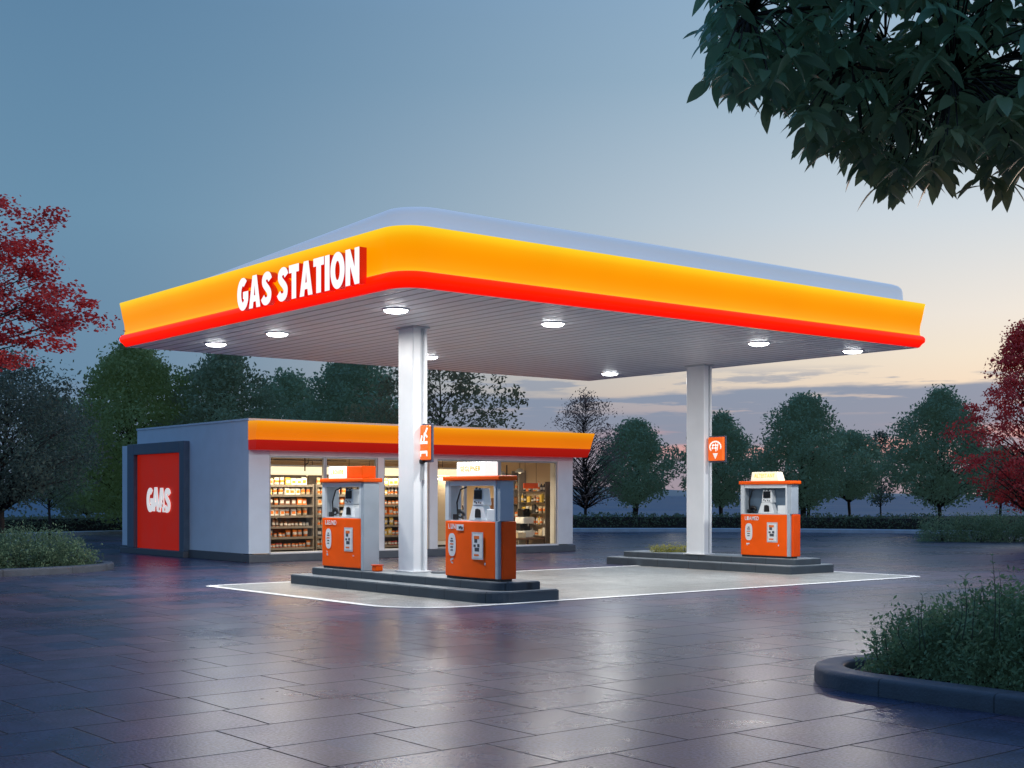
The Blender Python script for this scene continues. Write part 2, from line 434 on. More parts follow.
def put_letters(mb, rows, org, ex, ey, ez, mf=0, ms=1):
    for V, F in rows:
        b = len(mb.v)
        mb.v += [tuple(org + ex * v.x + ey * v.y + ez * v.z) for v in V]
        for f, nz in F:
            mb.f.append([b + i for i in f]); mb.m.append(mf if nz > .5 else ms); mb.sm.append(False)


def catmull(pts, n=8):
    out = []
    P = [Vector(p) for p in pts]
    for i in range(len(P) - 1):
        p0, p1, p2, p3 = P[max(i - 1, 0)], P[i], P[i + 1], P[min(i + 2, len(P) - 1)]
        for k in range(n):
            t = k / n
            out.append(.5 * ((2 * p1) + (p2 - p0) * t + (2 * p0 - 5 * p1 + 4 * p2 - p3) * t * t + (3 * p1 - p0 - 3 * p2 + p3) * t ** 3))
    out.append(P[-1]); return out


def stroke_outline(c, th, bar=False):
    L1, R1 = [], []
    for i, p in enumerate(c):
        t = (Vector(c[min(i + 1, len(c) - 1)]) - Vector(c[max(i - 1, 0)])).normalized(); n = Vector((-t.y, t.x))
        L1.append(Vector(p) + n * th / 2); R1.append(Vector(p) - n * th / 2)
    if bar:
        L1 = L1[:-1] + [Vector((L1[-1].x, .37)), Vector((.37, .37)), Vector((.37, .57))]
    return [tuple(v) for v in L1] + [tuple(v) for v in reversed(R1)]


def heavy_outlines(ch):
    """closed outlines of a heavy condensed capital of height 1"""
    el = lambda cx, cy, rx, ry, a0, a1, n: [(cx + rx * math.cos(R(a0 + (a1 - a0) * k / n)), cy + ry * math.sin(R(a0 + (a1 - a0) * k / n))) for k in range(n + 1)]
    if ch == 'I': return [[(0, 0), (.25, 0), (.25, 1), (0, 1)]]
    if ch == 'T': return [[(.155, 0), (.405, 0), (.405, .77), (.56, .77), (.56, 1), (0, 1), (0, .77), (.155, .77)]]
    if ch == 'N': return [[(0, 0), (.23, 0), (.23, .52), (.45, 0), (.68, 0), (.68, 1), (.45, 1), (.45, .48), (.23, 1), (0, 1)]]
    if ch == 'A': return [[(0, 0), (.24, 0), (.275, .19), (.425, .19), (.46, 0), (.70, 0), (.48, 1), (.22, 1)], [(.31, .38), (.35, .70), (.39, .38)]]
    if ch == 'O': return [el(.36, .5, .36, .515, 0, 354, 59), el(.36, .5, .12, .27, 0, 350, 35)]
    if ch == 'G':
        c = el(.36, .5, .235, .385, 52, 318, 40) + [(.565, .30), (.575, .40), (.575, .57)]
        return [stroke_outline(c, .25, True)]
    c = catmull([(.51, .74), (.43, .86), (.29, .885), (.16, .81), (.15, .68), (.25, .57), (.38, .46), (.465, .34), (.43, .18), (.30, .115), (.16, .135), (.06, .25)], 5)
    return [stroke_outline([(p.x, p.y) for p in c], .235)]


def heavy_row(text, height, width, depth, gap):
    rows = []; x = 0
    for ch in text:
        if ch == ' ':
            x += .26; continue
        cu = bpy.data.curves.new('t', 'CURVE'); cu.dimensions = '2D'; cu.fill_mode = 'BOTH'; cu.extrude = depth / 2
        for ol in heavy_outlines(ch):
            sp = cu.splines.new('POLY'); sp.points.add(len(ol) - 1); sp.use_cyclic_u = True
            for q, p in zip(sp.points, ol): q.co = (p[0], p[1], 0, 1)
        o = bpy.data.objects.new('t', cu); C.objects.link(o)
        dg = bpy.context.evaluated_depsgraph_get(); me = bpy.data.meshes.new_from_object(o.evaluated_get(dg))
        V = [v.co.copy() for v in me.vertices]; F = [(list(p.vertices), p.normal.z) for p in me.polygons]
        bpy.data.objects.remove(o); bpy.data.curves.remove(cu); bpy.data.meshes.remove(me)
        x0 = min(v.x for v in V); w = max(v.x for v in V) - x0
        rows.append((x - x0, V, F)); x += w + gap
    k = width / (x - gap)
    return [([Vector(((v.x + X) * k, v.y * height, v.z)) for v in V], F) for X, V, F in rows]


EXL, EYL, EZL = Vector((0, -1, 0)), Vector((0, 0, 1)), Vector((-1, 0, 0))    # writing that faces -x

# ------------------------------------------------------------------ ground
mb = MB(); S = 4000
mb.face([(-S, -S, -.03), (S, -S, -.03), (S, S, -.03), (-S, S, -.03)])
tag(mb.build('ground', M['grass']), kind='structure')

edge = catmull([(-60, 34), (-25, 44), (0, 50), (16, 53.5), (24, 55), (32, 52), (40.2, 46), (46.5, 40.5), (51, 33), (55, 22), (58, 6), (56, -20)], 8)
mb = MB()
poly = [(p.x, p.y, 0) for p in edge] + [(20, -40, 0), (-60, -40, 0)]
mb.face(list(reversed(poly)))
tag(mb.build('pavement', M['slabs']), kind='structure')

# kerb round the far side of the lot
mb = MB(); rs = []
for i, p in enumerate(edge):
    t = (edge[min(i + 1, len(edge) - 1)] - edge[max(i - 1, 0)]).normalized()
    n = Vector((-t.y, t.x, 0))
    q = Vector((p.x, p.y, 0))
    rs.append([q - n * .02 + Vector((0, 0, -.02)), q - n * .0 + Vector((0, 0, .13)), q + n * .04 + Vector((0, 0, .16)), q + n * .5 + Vector((0, 0, .16)), q + n * .52 + Vector((0, 0, -.02))])
mb.rings(rs, 0, False, smooth=False)
M['kerbfar'] = mat('far_kerb_stone', (.42, .46, .5), .55, var=.2, nscale=2, bump=.2, bscale=30)
tag(mb.build('kerb', M['kerbfar']), kind='structure')

# blue sheet painted for hazy distant ground behind the hedges; low far hills
mb = MB()
sh = catmull([tuple(at(-900, 92)), tuple(at(-100, 100)), tuple(at(300, 96)), tuple(at(560, 104)), tuple(at(760, 98)), tuple(at(1000, 106)), tuple(at(1700, 95))], 6)
far = [at(2000, 1900), at(1000, 2300), at(200, 2300), at(-900, 1900)]
mb.face([(p.x, p.y, .012) for p in sh] + [(p.x, p.y, .012) for p in far])
tag(mb.build('hazy_ground', M['hazy_ground']), kind='structure')
mb = MB(); rnd = random.Random(4); bot, top = [], []
for k in range(81):
    px = -1000 + 3000 * k / 80
    p = at(px, 2150)
    hgt = 7 + 5 * math.sin(k * .33) + 3 * math.sin(k * .9 + 1) + rnd.random() * 1.5 + (10 if px < 400 else 0)
    bot.append(p + Vector((0, 0, -1))); top.append(p + FW * 60 + Vector((0, 0, max(3, hgt))))
mb.rings([bot, top, [q + FW * 400 + Vector((0, 0, -8)) for q in top]], 0, False)
tag(mb.build('hills', M['hill']), kind='structure')

# concrete pad and painted line
PX0, PX1, PY0, PY1 = 11.0, 23.86, 16.05, 22.75


def rrect(x0, x1, y0, y1, r, n=8):
    """rounded rectangle, r = radii for (x0,y0),(x1,y0),(x1,y1),(x0,y1)"""
    out = []
    for (cx, cy, sx, sy, a0, rr) in ((x0, y0, 1, 1, PI, r[0]), (x1, y0, -1, 1, 1.5 * PI, r[1]), (x1, y1, -1, -1, 0, r[2]), (x0, y1, 1, -1, .5 * PI, r[3])):
        c = (cx + sx * rr, cy + sy * rr)
        m = n if rr > .25 else 3
        for k in range(m + 1):
            a = a0 + .5 * PI * k / m
            out.append((c[0] + rr * math.cos(a), c[1] + rr * math.sin(a)))
    return out


RL = (1.1, .25, .12, .12)
mb = MB(); mb.face([(x, y, .004) for x, y in rrect(PX0 + .02, PX1 - .02, PY0 + .02, PY1 - .02, RL)])
tag(mb.build('forecourt_pad', M['pad']), kind='structure')
mb = MB()
def even(x0, x1, y0, y1, r, z):
    return [(x, y, z) for x, y in rrect(x0, x1, y0, y1, tuple(max(.26, q) for q in r), 8)]
o_ = even(PX0 - .08, PX1 + .08, PY0 - .08, PY1 + .08, tuple(q + .08 for q in RL), .008)
i_ = even(PX0 + .08, PX1 - .08, PY0 + .08, PY1 - .08, tuple(q - .08 for q in RL), .008)
mb.rings([o_, i_], 0, True, smooth=False)
tag(mb.build('road_marking', M['line']), kind='structure')

# ------------------------------------------------------------------ pump islands
def island(x0, x1, y0, y1, label, rr, ie=.12):
    root = empty('pump_island', ((x0 + x1) / 2, (y0 + y1) / 2, 0), label, 'pump island', 'pump islands under the canopy')
    o = root.location
    mb = MB(); mb.prism(rrect(x0, x1, y0, y1, rr), -.01, .165, 0)
    mb.prism(rrect(x0 + .012, x1 - .012, y0 + .012, y1 - .012, rr), .165, .185, 1)
    mb.build('lower_step', [M['kerb'], M['kerbtop']], root, .012, o)
    mb = MB(); i = .30
    r2 = tuple(max(.05, q - .15) for q in rr)
    mb.prism(rrect(x0 + i, x1 - i, y0 + ie, y1 - .3, r2), .186, .305, 0)
    mb.prism(rrect(x0 + i + .012, x1 - i - .012, y0 + ie + .012, y1 - .312, r2), .305, .32, 1)
    mb.build('upper_step', [M['kerb'], M['kerbtop']], root, .012, o)
    return root


island(12.55, 13.98, 16.12, 22.4, 'dark two-step kerbed pump island nearest the camera, with two dispensers', (.45, .06, .06, .06))
island(22.2, 23.7, 18.13, 23.9, 'dark two-step kerbed pump island at the far right, with one dispenser', (.06, .06, .06, .06))

# ------------------------------------------------------------------ canopy
U0, U1, V0, V1 = 10.70, 23.50, 15.80, 25.95
canopy = empty('fuel_canopy', (17, 20.5, 0), 'large flat orange and red lit canopy lettered GAS STATION on two white columns', 'canopy')
CO = canopy.location
RAD = (.42, .12, .12, .12)


def loop(off, z, sh=0):
    rr = tuple(max(.30, q + off * .8) for q in RAD) if False else tuple(max(.02, q + off) for q in (RAD[0], .27 + max(0, -off), .27 + max(0, -off), .27 + max(0, -off)))
    pts = []
    x0, x1, y0, y1 = U0 - off, U1 + off, V0 - off, V1 + off
    for (cx, cy, sx, sy, a0, q) in ((x0, y0, 1, 1, PI, rr[0]), (x1, y0, -1, 1, 1.5 * PI, .06), (x1, y1, -1, -1, 0, .06), (x0, y1, 1, -1, .5 * PI, .06)):
        c = (cx + sx * q, cy + sy * q)
        for k in range(13):
            a = a0 + .5 * PI * k / 12
            pts.append((c[0] + q * math.cos(a), c[1] + q * math.sin(a), z))
    return pts


mb = MB(); mb.face(list(reversed(loop(-.035, 4.716))))
mb.build('soffit', M['soffit'], canopy, 0, CO)
mb = MB()
mb.rings([loop(-.06, 4.74), loop(-.045, 4.72), loop(-.02, 4.722), loop(.0, 4.745), loop(.018, 4.78), loop(.035, 4.80), loop(.06, 4.825), loop(.07, 4.865), loop(.064, 4.91), loop(.04, 4.945), loop(0, 4.965)])
mb.build('red_band', M['redband'], canopy, 0, CO)
mb = MB()
prof = [(0, 4.966), (-.008, 5.03), (-.006, 5.11), (.004, 5.2), (.022, 5.29), (.035, 5.38), (.046, 5.46), (.057, 5.53), (.067, 5.59), (.069, 5.605), (.06, 5.615)]
mb.rings([loop(a, z) for a, z in prof])
mb.build('orange_fascia', M['fascia'], canopy, 0, CO)


def cap_loop(off, z):
    pts = []
    x0, x1, y0, y1 = U0 + off, U1 - off + .12, V0 + off, V1 - off - .8
    for (cx, cy, sx, sy, a0, q) in ((x0, y0, 1, 1, PI, .55), (x1, y0, -1, 1, 1.5 * PI, .45), (x1, y1, -1, -1, 0, .45), (x0, y1, 1, -1, .5 * PI, .45)):
        c = (cx + sx * q, cy + sy * q)
        for k in range(13):
            a = a0 + .5 * PI * k / 12
            X, Y = c[0] + q * math.cos(a), c[1] + q * math.sin(a)
            fall = max(.12, 1 - max(0, Y - V0 - .8) / 8.6)      # the roof drains away from the front
            pts.append((X, Y, 5.598 + (z - 5.598) * fall))
    return pts


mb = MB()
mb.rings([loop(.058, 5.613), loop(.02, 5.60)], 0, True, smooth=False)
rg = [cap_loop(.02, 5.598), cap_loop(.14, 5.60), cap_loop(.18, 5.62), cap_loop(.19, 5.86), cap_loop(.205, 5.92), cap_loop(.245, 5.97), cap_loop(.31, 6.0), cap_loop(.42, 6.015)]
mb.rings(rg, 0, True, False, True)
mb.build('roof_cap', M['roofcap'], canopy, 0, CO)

# columns: broad panel to the front, narrower ribbed return at the side
def column(cx, cy, wy, wx):
    mb = MB()
    mb.box(cx - wx, cx + .02, cy - wy, cy + wy, .32, 4.7145, 0)
    o = mb.build('column', [M['column'], M['colgroove']], canopy, .018, CO)
    s = MB(); s.box(cx + .021, cx + .10, cy - wy + .05, cy + wy - .05, .32, 4.7145, 0); s.build('recess_strip', M['colgroove'], o, .004, CO)
    s = MB(); s.box(cx + .101, cx + wx + .02, cy - wy + .012, cy + wy - .012, .32, 4.7145, 0); s.build('return_panel', M['column'], o, .012, CO)
    s = MB(); s.box(cx - wx - .05, cx + wx + .07, cy - wy - .05, cy + wy + .05, .3205, .345, 0); s.build('base_plate', M['white'], o, .006, CO)
    s = MB(); s.box(cx - wx - .03, cx + wx + .05, cy - wy - .03, cy + wy + .03, 4.68, 4.714, 0); s.build('collar', M['colgroove'], o, .006, CO)
    return o


COL1 = at(412.5, 23.75); COL2 = at(699, 30.7)
column(COL1.x, COL1.y, .24, .15)
column(COL2.x, COL2.y, .28, .13)

rows = heavy_row('GAS STATION', .545, 3.90, .13, .045)
org = Vector((U0 - .12, 20.58, 4.845))
for rw in rows:
    mb = MB(); put_letters(mb, [rw], org, EXL, EYL, EZL)
    mb.build('letter', [M['letter'], M['letter_side']], canopy, 0, CO)

# canopy downlights
LP = [(11.95, 17.85, 'closest to the rounded front corner'), (11.98, 21.85, 'second along the lettered side, left of the near column'), (11.85, 24.1, 'farthest left along the lettered side'),
      (15.05, 17.55, 'right of the near column along the long side'), (20.15, 17.25, 'just right of the far column along the long side'), (22.75, 16.95, 'at the far right tip of the canopy'),
      (22.3, 23.85, 'at the back corner between the two columns'), (16.55, 23.45, 'half hidden right behind the near column')]
for x, y, w in LP:
    t = empty('ceiling_light', (x, y, 4.714), 'round white canopy downlight ' + w, 'ceiling light', 'round downlights in the canopy soffit')
    mb = MB(); mb.lathe((0, 0, 0), [(.225, .01), (.23, -.014), (.205, -.024), (.195, -.018)], 28, 0, False, False); mb.build('rim', M['rim'], t)
    mb = MB(); mb.lathe((0, 0, 0), [(.195, -.012), (.19, -.03), (.165, -.05), (.11, -.06), (.04, -.062)], 28, 0, False, True); mb.build('lens', M['lens'], t)
    ld = bpy.data.lights.new('downlight', 'AREA'); ld.shape = 'DISK'; ld.size = .36; ld.energy = 145; ld.color = (1, .985, .95)
    lo = bpy.data.objects.new('downlight_lamp', ld); C.objects.link(lo); lo.location = (0, 0, -.09); lo.parent = t

# ------------------------------------------------------------------ column signs
def column_sign(c, dx, dy, w, h, z, label, kind):
    t = empty('column_sign', (c.x + dx, c.y + dy, z), label, 'sign', 'orange signs fixed to the columns')
    mb = MB(); mb.box(-.035, .035, -w / 2, w / 2, -h / 2, h / 2); mb.build('panel', M['signpanel'], t, .02)
    mb = MB(); mb.box(.036, .075, -w / 2 - .02, w / 2 + .03, -h / 2 - .04, h / 2 + .03); mb.build('backing', M['signback'], t, .008)
    
    for bz in (.06, -.06):
        mb = MB(); mb.tube([(.05, w / 2, bz), (.05, w / 2 + .12, bz)], .018); mb.build('bracket', M['signback'], t)
    s = MB(); X = -.038

    def stroke(pts, th):
        for a, b in zip(pts[:-1], pts[1:]):
            a = Vector((0, a[0], a[1])); b = Vector((0, b[0], b[1])); d = (b - a).normalized(); n = Vector((0, -d.z, d.y)) * th / 2; e = d * th * .25
            q = [a - e + n, b + e + n, b + e - n, a - e - n]
            s.face([(X, p.y, p.z) for p in q])
    if kind == 'arrow':
        s.face([(X, .08, -.10), (X, -.08, -.10), (X, 0, -.235)])
        s.build('arrow_mark', M['signmark'], t); s.v, s.f, s.m, s.sm = [], [], [], []
        pts = [(.17 * math.cos(a), .045 + .125 * math.sin(a)) for a in [R(k) for k in range(200, -60, -20)]]
        stroke(pts, .034)
        s.build('ring_mark', M['signmark'], t); s.v, s.f, s.m, s.sm = [], [], [], []
        X = -.0395
        stroke([(.10, .085), (-.075, .085)], .028); stroke([(.095, .02), (-.05, .02)], .028)
        stroke([(.06, .11), (.10, .0)], .028); stroke([(-.01, .12), (-.02, -.05)], .03); stroke([(-.085, .12), (-.06, -.03)], .028)
    else:
        stroke([(.10, -.17), (-.09, -.17)], .05); stroke([(.10, -.17), (.10, -.235)], .04); stroke([(-.09, -.17), (-.09, -.235)], .04)
        s.build('bracket_mark', M['signmark'], t); s.v, s.f, s.m, s.sm = [], [], [], []
        stroke([(.11, .0), (-.10, .0)], .05); stroke([(.10, .0), (.06, .12)], .045); stroke([(.0, .0), (-.02, .16)], .045)
        stroke([(-.02, .16), (-.10, .10)], .04); stroke([(-.04, .16), (-.10, .25)], .045)
    s.build('symbol', M['signmark'], t)
    return t


column_sign(COL1, .02, -.38, .26, .62, zat(442.5, 23.4), 'narrow orange sign panel with white marks on the near column', 'marks')
column_sign(COL2, -.02, -.56, .46, .54, zat(449, 30.3), 'square orange sign with white ring and arrow on the far column', 'arrow')
t = empty('security_camera', (COL1.x + .03, COL1.y - .262, zat(463, 23.4)), 'small dark camera below the sign on the near column', 'camera')
mb = MB(); mb.lathe((0, 0, 0), [(.02, -.02), (.05, 0), (.055, .05), (.03, .08)], 12); mb.build('dome', M['black'], t)
mb = MB(); mb.box(-.03, .03, .0, .02, -.30, .02); mb.build('conduit', M['alu'], t)

# ------------------------------------------------------------------ dispensers
def marks(mb, X, y0, y1, z0, z1, n, rnd, mi, lo=.02, hi=.07):
    for k in range(n):
        w, h = rnd.uniform(lo, hi), rnd.uniform(.012, .04)
        y, z = rnd.uniform(y0 + w / 2, y1 - w / 2), rnd.uniform(z0, z1 - h)
        a = rnd.uniform(-.01, .01)
        Xk = X - .0008 * k
        mb.face([(Xk, y + w / 2, z), (Xk, y - w / 2, z + a), (Xk, y - w / 2, z + h + a), (Xk, y + w / 2, z + h)], mi)


def dispenser(loc, w, D, label, style, word, seed):
    rnd = random.Random(seed)
    H1, H2 = .95, 1.61; K = D / .82; h = w / 2
    t = empty('fuel_dispenser', loc, label, 'fuel pump', 'orange fuel dispensers on the islands')
    # lower cabinet
    mb = MB()
    if style == 'bowed':
        front = [(-.045 * math.cos(PI * (k / 12 - .5)) , -h + .10 + (w - .10) * k / 12) for k in range(13)]
        mb.prism([(D - .01, h), (D - .01, -h + .1)] + front, .04, H1, 0)
    else:
        mb.box(0, D - .01, -h + .10, h, .04, H1)
    mb.build('lower_cabinet', M['orange'], t, .015)
    mb = MB()
    if style == 'grey':
        mb.box(.0, D, -h - .0, -h + .098, .0, H2)
        mb.build('side_panel', M['grey'], t, .012)
    else:
        mb.box(-.012, .12, -h + .03, -h + .098, .04, H1 + .01); mb.build('corner_trim', M['grey'], t, .008)
        mb = MB(); mb.box(.05, D + .03, -h - .03, -h + .029, .04, H1 + .005); mb.build('side_panel', M['orange2'], t, .012)
    mb = MB(); mb.box(.02, D - .02, -h + .02, h - .02, 0, .04); mb.build('plinth', M['black'], t)
    # upper frame
    mb = MB(); mb.box(.02, D, h - .065, h, H1 + .001, H2); mb.build('frame_post', M['grey'], t, .008)
    if style != 'grey':
        mb = MB(); mb.box(.02, D, -h + .0, -h + .10, H1 + .011, H2); mb.build('frame_post', M['grey'], t, .008)
    mb = MB(); mb.box(.0, .05, h - .10, h - .066 + .07, H1 + .002, H2 + .001); mb.build('frame_edge', M['greyl'], t, .006)
    mb = MB(); mb.box(.0, .05, -h + .101, -h + .15, H1 + .002, H2 + .001); mb.build('frame_edge', M['greyl'], t, .006)
    mb = MB(); mb.box(.01, D - .01, -h + .151, h - .101, H2 - .08, H2); mb.build('header', M['greyl'], t, .006)
    mb = MB(); mb.box(.01, D - .02, -h + .102, h - .067, H1 + .001, H1 + .016); mb.build('worktop', M['greyl'], t)
    if style == 'panel':
        mb = MB(); mb.box(D - .06, D - .03, -h + .11, h - .07, H1 + .017, H2 - .09); mb.build('back_panel', M['frame'], t)
    # meter head in the opening
    mb = MB()
    c = -.06 if style != 'panel' else 0.02
    for (za, zb, ya, yb, yc, yd) in ((H1 + .017, H1 + .26, .26, .21, .17, .12), (H1 + .26, H2 - .12, .155, .155, .12, .12)):
        mb.rings([[(.24 * K, c + ya, za), (.24 * K, c - yb, za), (.7 * K, c - yb, za), (.7 * K, c + ya, za)], [(.27 * K, c + yc, zb), (.27 * K, c - yd, zb), (.66 * K, c - yd, zb), (.66 * K, c + yc, zb)]], 0, True, True, True, False)
    o = mb.build('meter_head', M['pumpwhite'], t, .012)
    mb = MB(); mb.box(.235 * K - .012, .27 * K, c - .10, c + .10, H1 + .36, H1 + .51); mb.build('display', M['screen'], o, .01)
    mb = MB()
    pts = [(c + .10 + .02 * math.sin(k * 1.3) - .19 * (k / 7), H1 + .07 + .14 * (1 if k in (1, 2, 4, 5) else .75 + .1 * (k % 2))) for k in range(8)]
    mb.prism([(c + .08, 0), (c - .075, 0), (c - .06, .13), (c + .0, .15), (c + .07, .14)], 0, .02)
    V = [(.24 * K + .004 - p[2] * .8, p[0], H1 + .06 + p[1]) for p in mb.v]; mb.v = V
    mb.build('nozzle_boot', M['black'], o, .01)
    for by, bz in ((-.07, .30), (-.02, .31), (.04, .30), (.085, .32), (-.04, .53), (.05, .54)):
        mb = MB(); mb.box(.24 * K - .006, .24 * K + .02, c + by - .013, c + by + .013, H1 + bz - .013, H1 + bz + .013); mb.build('button', M['ink'], o)
    # holstered nozzle and hose
    mb = MB(); y = h - .20
    mb.tube([(.16, y + .05, H1 + .12), (.15, y + .0, H1 + .16), (.15, y - .08, H1 + .15), (.15, y - .13, H1 + .08)], [.03, .04, .035, .018], 8)
    mb.tube([(.16, y + .06, H1 + .02), (.16, y + .07, H1 + .10), (.15, y + .02, H1 + .06), (.15, y - .05, H1 + .055), (.15, y - .10, H1 + .11)], .016, 6)
    mb.box(.12 * K, .30 * K, y - .03, y + .04, H1 + .017, H1 + .11)
    mb.build('nozzle', M['black'], t)
    mb = MB()
    mb.tube([(.16, y + .07, H1 + .10), (.17, y + .10, H1 + .30), (.2, y + .04, H1 + .52), (.22, y - .1, H2 - .10)], .014, 6); mb.build('hose', M['black'], t)
    # receipt block at the right of the opening
    mb = MB(); mb.box(.2 * K, .8 * K, -h + .17, -h + .42, H1 + .017, H1 + .2); mb.build('receipt_printer', M['pumpwhite'], t, .012)
    # cap
    mb = MB()
    ch = .075
    mb.box(-.04, D + .05, -h - .04, h + .03, H2 + .003, H2 + .003 + ch)
    mb.build('cap', M['orange'], t, .018)
    z = H2 + .004 + ch
    # topper sign
    if style == 'grey':
        mb = MB(); mb.box(.08 * K, .8 * K, -h + .10, h - .22, z, z + .22); o = mb.build('topper', M['orange'], t, .012)
        y1, y0 = h - .23, -h + .62
        mb = MB(); mb.box(.08 * K - .026, .08 * K - .001, y0, y1, z + .0, z + .225); f = mb.build('lit_face', M['signwhite'], o, .006)
        X = .08 * K - .0275; tm = M['signtexty']
    elif style == 'bowed':
        y1, y0 = h - .28, -h + .42
        mb = MB(); mb.box(.08 * K, .85 * K, y0, y1, z, z + .23); o = mb.build('topper', M['signwhite'], t, .012); X = .08 * K - .002; tm = M['signtext']
    else:
        y1, y0 = h - .26, -h + .36
        mb = MB()
        mb.rings([[(.1 * K, y0, z), (.8 * K, y0, z), (.8 * K, y1, z), (.1 * K, y1, z)], [(.1 * K + .001, y0 + .05, z + .2), (.7 * K, y0 + .05, z + .2), (.7 * K, y1 - .04, z + .2), (.1 * K + .001, y1 - .04, z + .2)]], 0, True, True, True, False)
        o = mb.build('topper', M['signcream'], t, .01); X = .1 * K - .002; tm = M['signtexty']
    mb = MB(); tw = (y1 - y0) * .72; th = .085
    rr = letter_row(word, th, tw, .02, .002, .12)
    put_letters(mb, rr, Vector((X, (y0 + y1) / 2 + tw / 2, z + .075)), EXL, EYL, EZL, 0, 0)
    mb.build('lettering', tm, o)
    # stickers on the front
    X = -.0475 if style == 'bowed' else -.003
    def xb(y):
        return X if style != 'bowed' else -.045 * math.cos(PI * ((y + h - .10) / (w - .10) - .5)) - .004
    mb = MB(); cy, cz = h - .24, .56
    ys = [(cy + .105 * math.copysign(abs(math.cos(a)) ** .7, math.cos(a)), cz + .19 * math.copysign(abs(math.sin(a)) ** .7, math.sin(a))) for a in [2 * PI * k / 28 for k in range(28)]]
    xs = min(xb(cy - .1), xb(cy + .1)) - .003
    mb.face([(xs, a, b) for a, b in reversed(ys)], 0)
    for dz, dw in ((.09, .03), (.05, .05), (.0, .06), (-.05, .045), (-.10, .04)):
        mb.face([(xs - .002, cy + dw, cz + dz), (xs - .002, cy - dw * .8, cz + dz), (xs - .002, cy - dw * .7, cz + dz + .022), (xs - .002, cy + dw * .9, cz + dz + .022)], 1 if dz != 0 else 2)
    mb.build('oval_sticker', [M['paper'], M['ink'], M['inkor']], t)
    mb = MB(); y0, y1 = -h + .36, -h + .66
    xs = min(xb(y0), xb(y1)) - .003; z0, z1 = .34, .78
    mb.face([(xs, y1, z0), (xs, y0, z0), (xs, y0, z1), (xs, y1, z1)], 0)
    x2 = xs - .002
    mb.face([(x2, y1 - .03, z0 + .03), (x2, y0 + .03, z0 + .03), (x2, y0 + .03, z1 - .03), (x2, y1 - .03, z1 - .03)], 1)
    x3 = xs - .004
    for (a, b, c_, d_, k) in ((.06, .2, .33, .38, 3), (.07, .15, .27, .33, 2), (.05, .11, .2, .24, 2), (.15, .21, .2, .25, 2), (.08, .2, .13, .19, 2), (.06, .19, .055, .085, 3)):
        mb.face([(x3, y1 - a, z0 + c_), (x3, y1 - b, z0 + c_), (x3, y1 - b, z0 + d_), (x3, y1 - a, z0 + d_)], k)
    mb.build('poster', [M['papergrey'], M['paper'], M['ink'], M['inkor']], t)
    mb = MB()
    word2 = {'grey': 'LaE/ND', 'bowed': 'LuN', 'panel': 'L_AMED'}[style]
    xs = xb(h - .2) - .006
    put_letters(mb, letter_row(word2, .085, .40 if style != 'bowed' else .2, .02, .002, .1), Vector((xs, h - .13, .82)), EXL, EYL, EZL, 0, 0)
    if style == 'bowed':
        xs = xb(h - .5) - .008
        mb.face([(xs, h - .38, .80), (xs, h - .58, .80), (xs, h - .58, .90), (xs, h - .38, .90)], 0); marks(mb, xs - .002, h - .57, h - .39, .81, .89, 5, rnd, 1, .03, .05)
    mb.build('lettering', [M['paper'], M['ink']], t)
    mb = MB()
    xs = xb(h - .2) - .004
    lm = M['paper'] if style == 'panel' else M['papergrey']
    marks(mb, xs, h - .30, h - .16, .24, .34, 4, rnd, 0, .03, .06); mb.build('label_mark', lm, t); mb = MB(); marks(mb, xb(-h + .36) - .004, -h + .30, -h + .36, .24, .30, 2, rnd, 0, .02, .03)
    mb.build('label_mark', M['paper'] if style == 'panel' else M['papergrey'], t)
    return t


dispenser((12.90, 21.05, .321), 1.46, .34, 'orange fuel dispenser left of the near column, with orange topper and grey side', 'grey', 'Lachline', 1)
dispenser((12.93, 17.11, .321), 1.46, .29, 'orange fuel dispenser right of the near column, with white lit topper', 'bowed', 'SEGLPNER', 2)
dispenser((22.58, 19.15, .321), 1.42, .26, 'orange fuel dispenser alone on the far right island, with cream topper', 'panel', 'ALTESTANT', 3)
# small things on the islands
t = empty('bollard_box', (13.0, 20.12, .321), 'small orange box at the foot of the left dispenser', 'box')
mb = MB(); mb.box(-.02, .14, -.08, .06, 0, .10); mb.build('box_body', M['orange'], t, .02)
mb = MB(); mb.box(-.03, .15, -.09, .07, .101, .12); mb.build('box_lid', M['orange2'], t, .01)
t = empty('drain_cover', (13.62, 18.95, .321), 'small dark cover lying beside the near column base', 'cover')
mb = MB(); mb.lathe((0, 0, 0), [(.16, 0), (.16, .02), (.12, .035), (.05, .04)], 18); mb.build('lid', M['plinth'], t)
mb = MB(); mb.tube([(-.04, 0, .035), (-.04, 0, .07), (.04, 0, .07), (.04, 0, .035)], .008); mb.build('handle', M['alu'], t)

# ------------------------------------------------------------------ shop
BX0, BX1, BY0, BY1, BH = 15.62, 26.45, 29.95, 36.85, 3.58
shop = empty('shop_building', (21, 33, 0), 'low white flat-roofed shop with lit windows and an orange and red fascia', 'building')
SO = shop.location


def part(name, m, fn, parent=shop, bevel=0, org=SO):
    mb = MB(); fn(mb); return mb.build(name, m, parent, bevel, org)


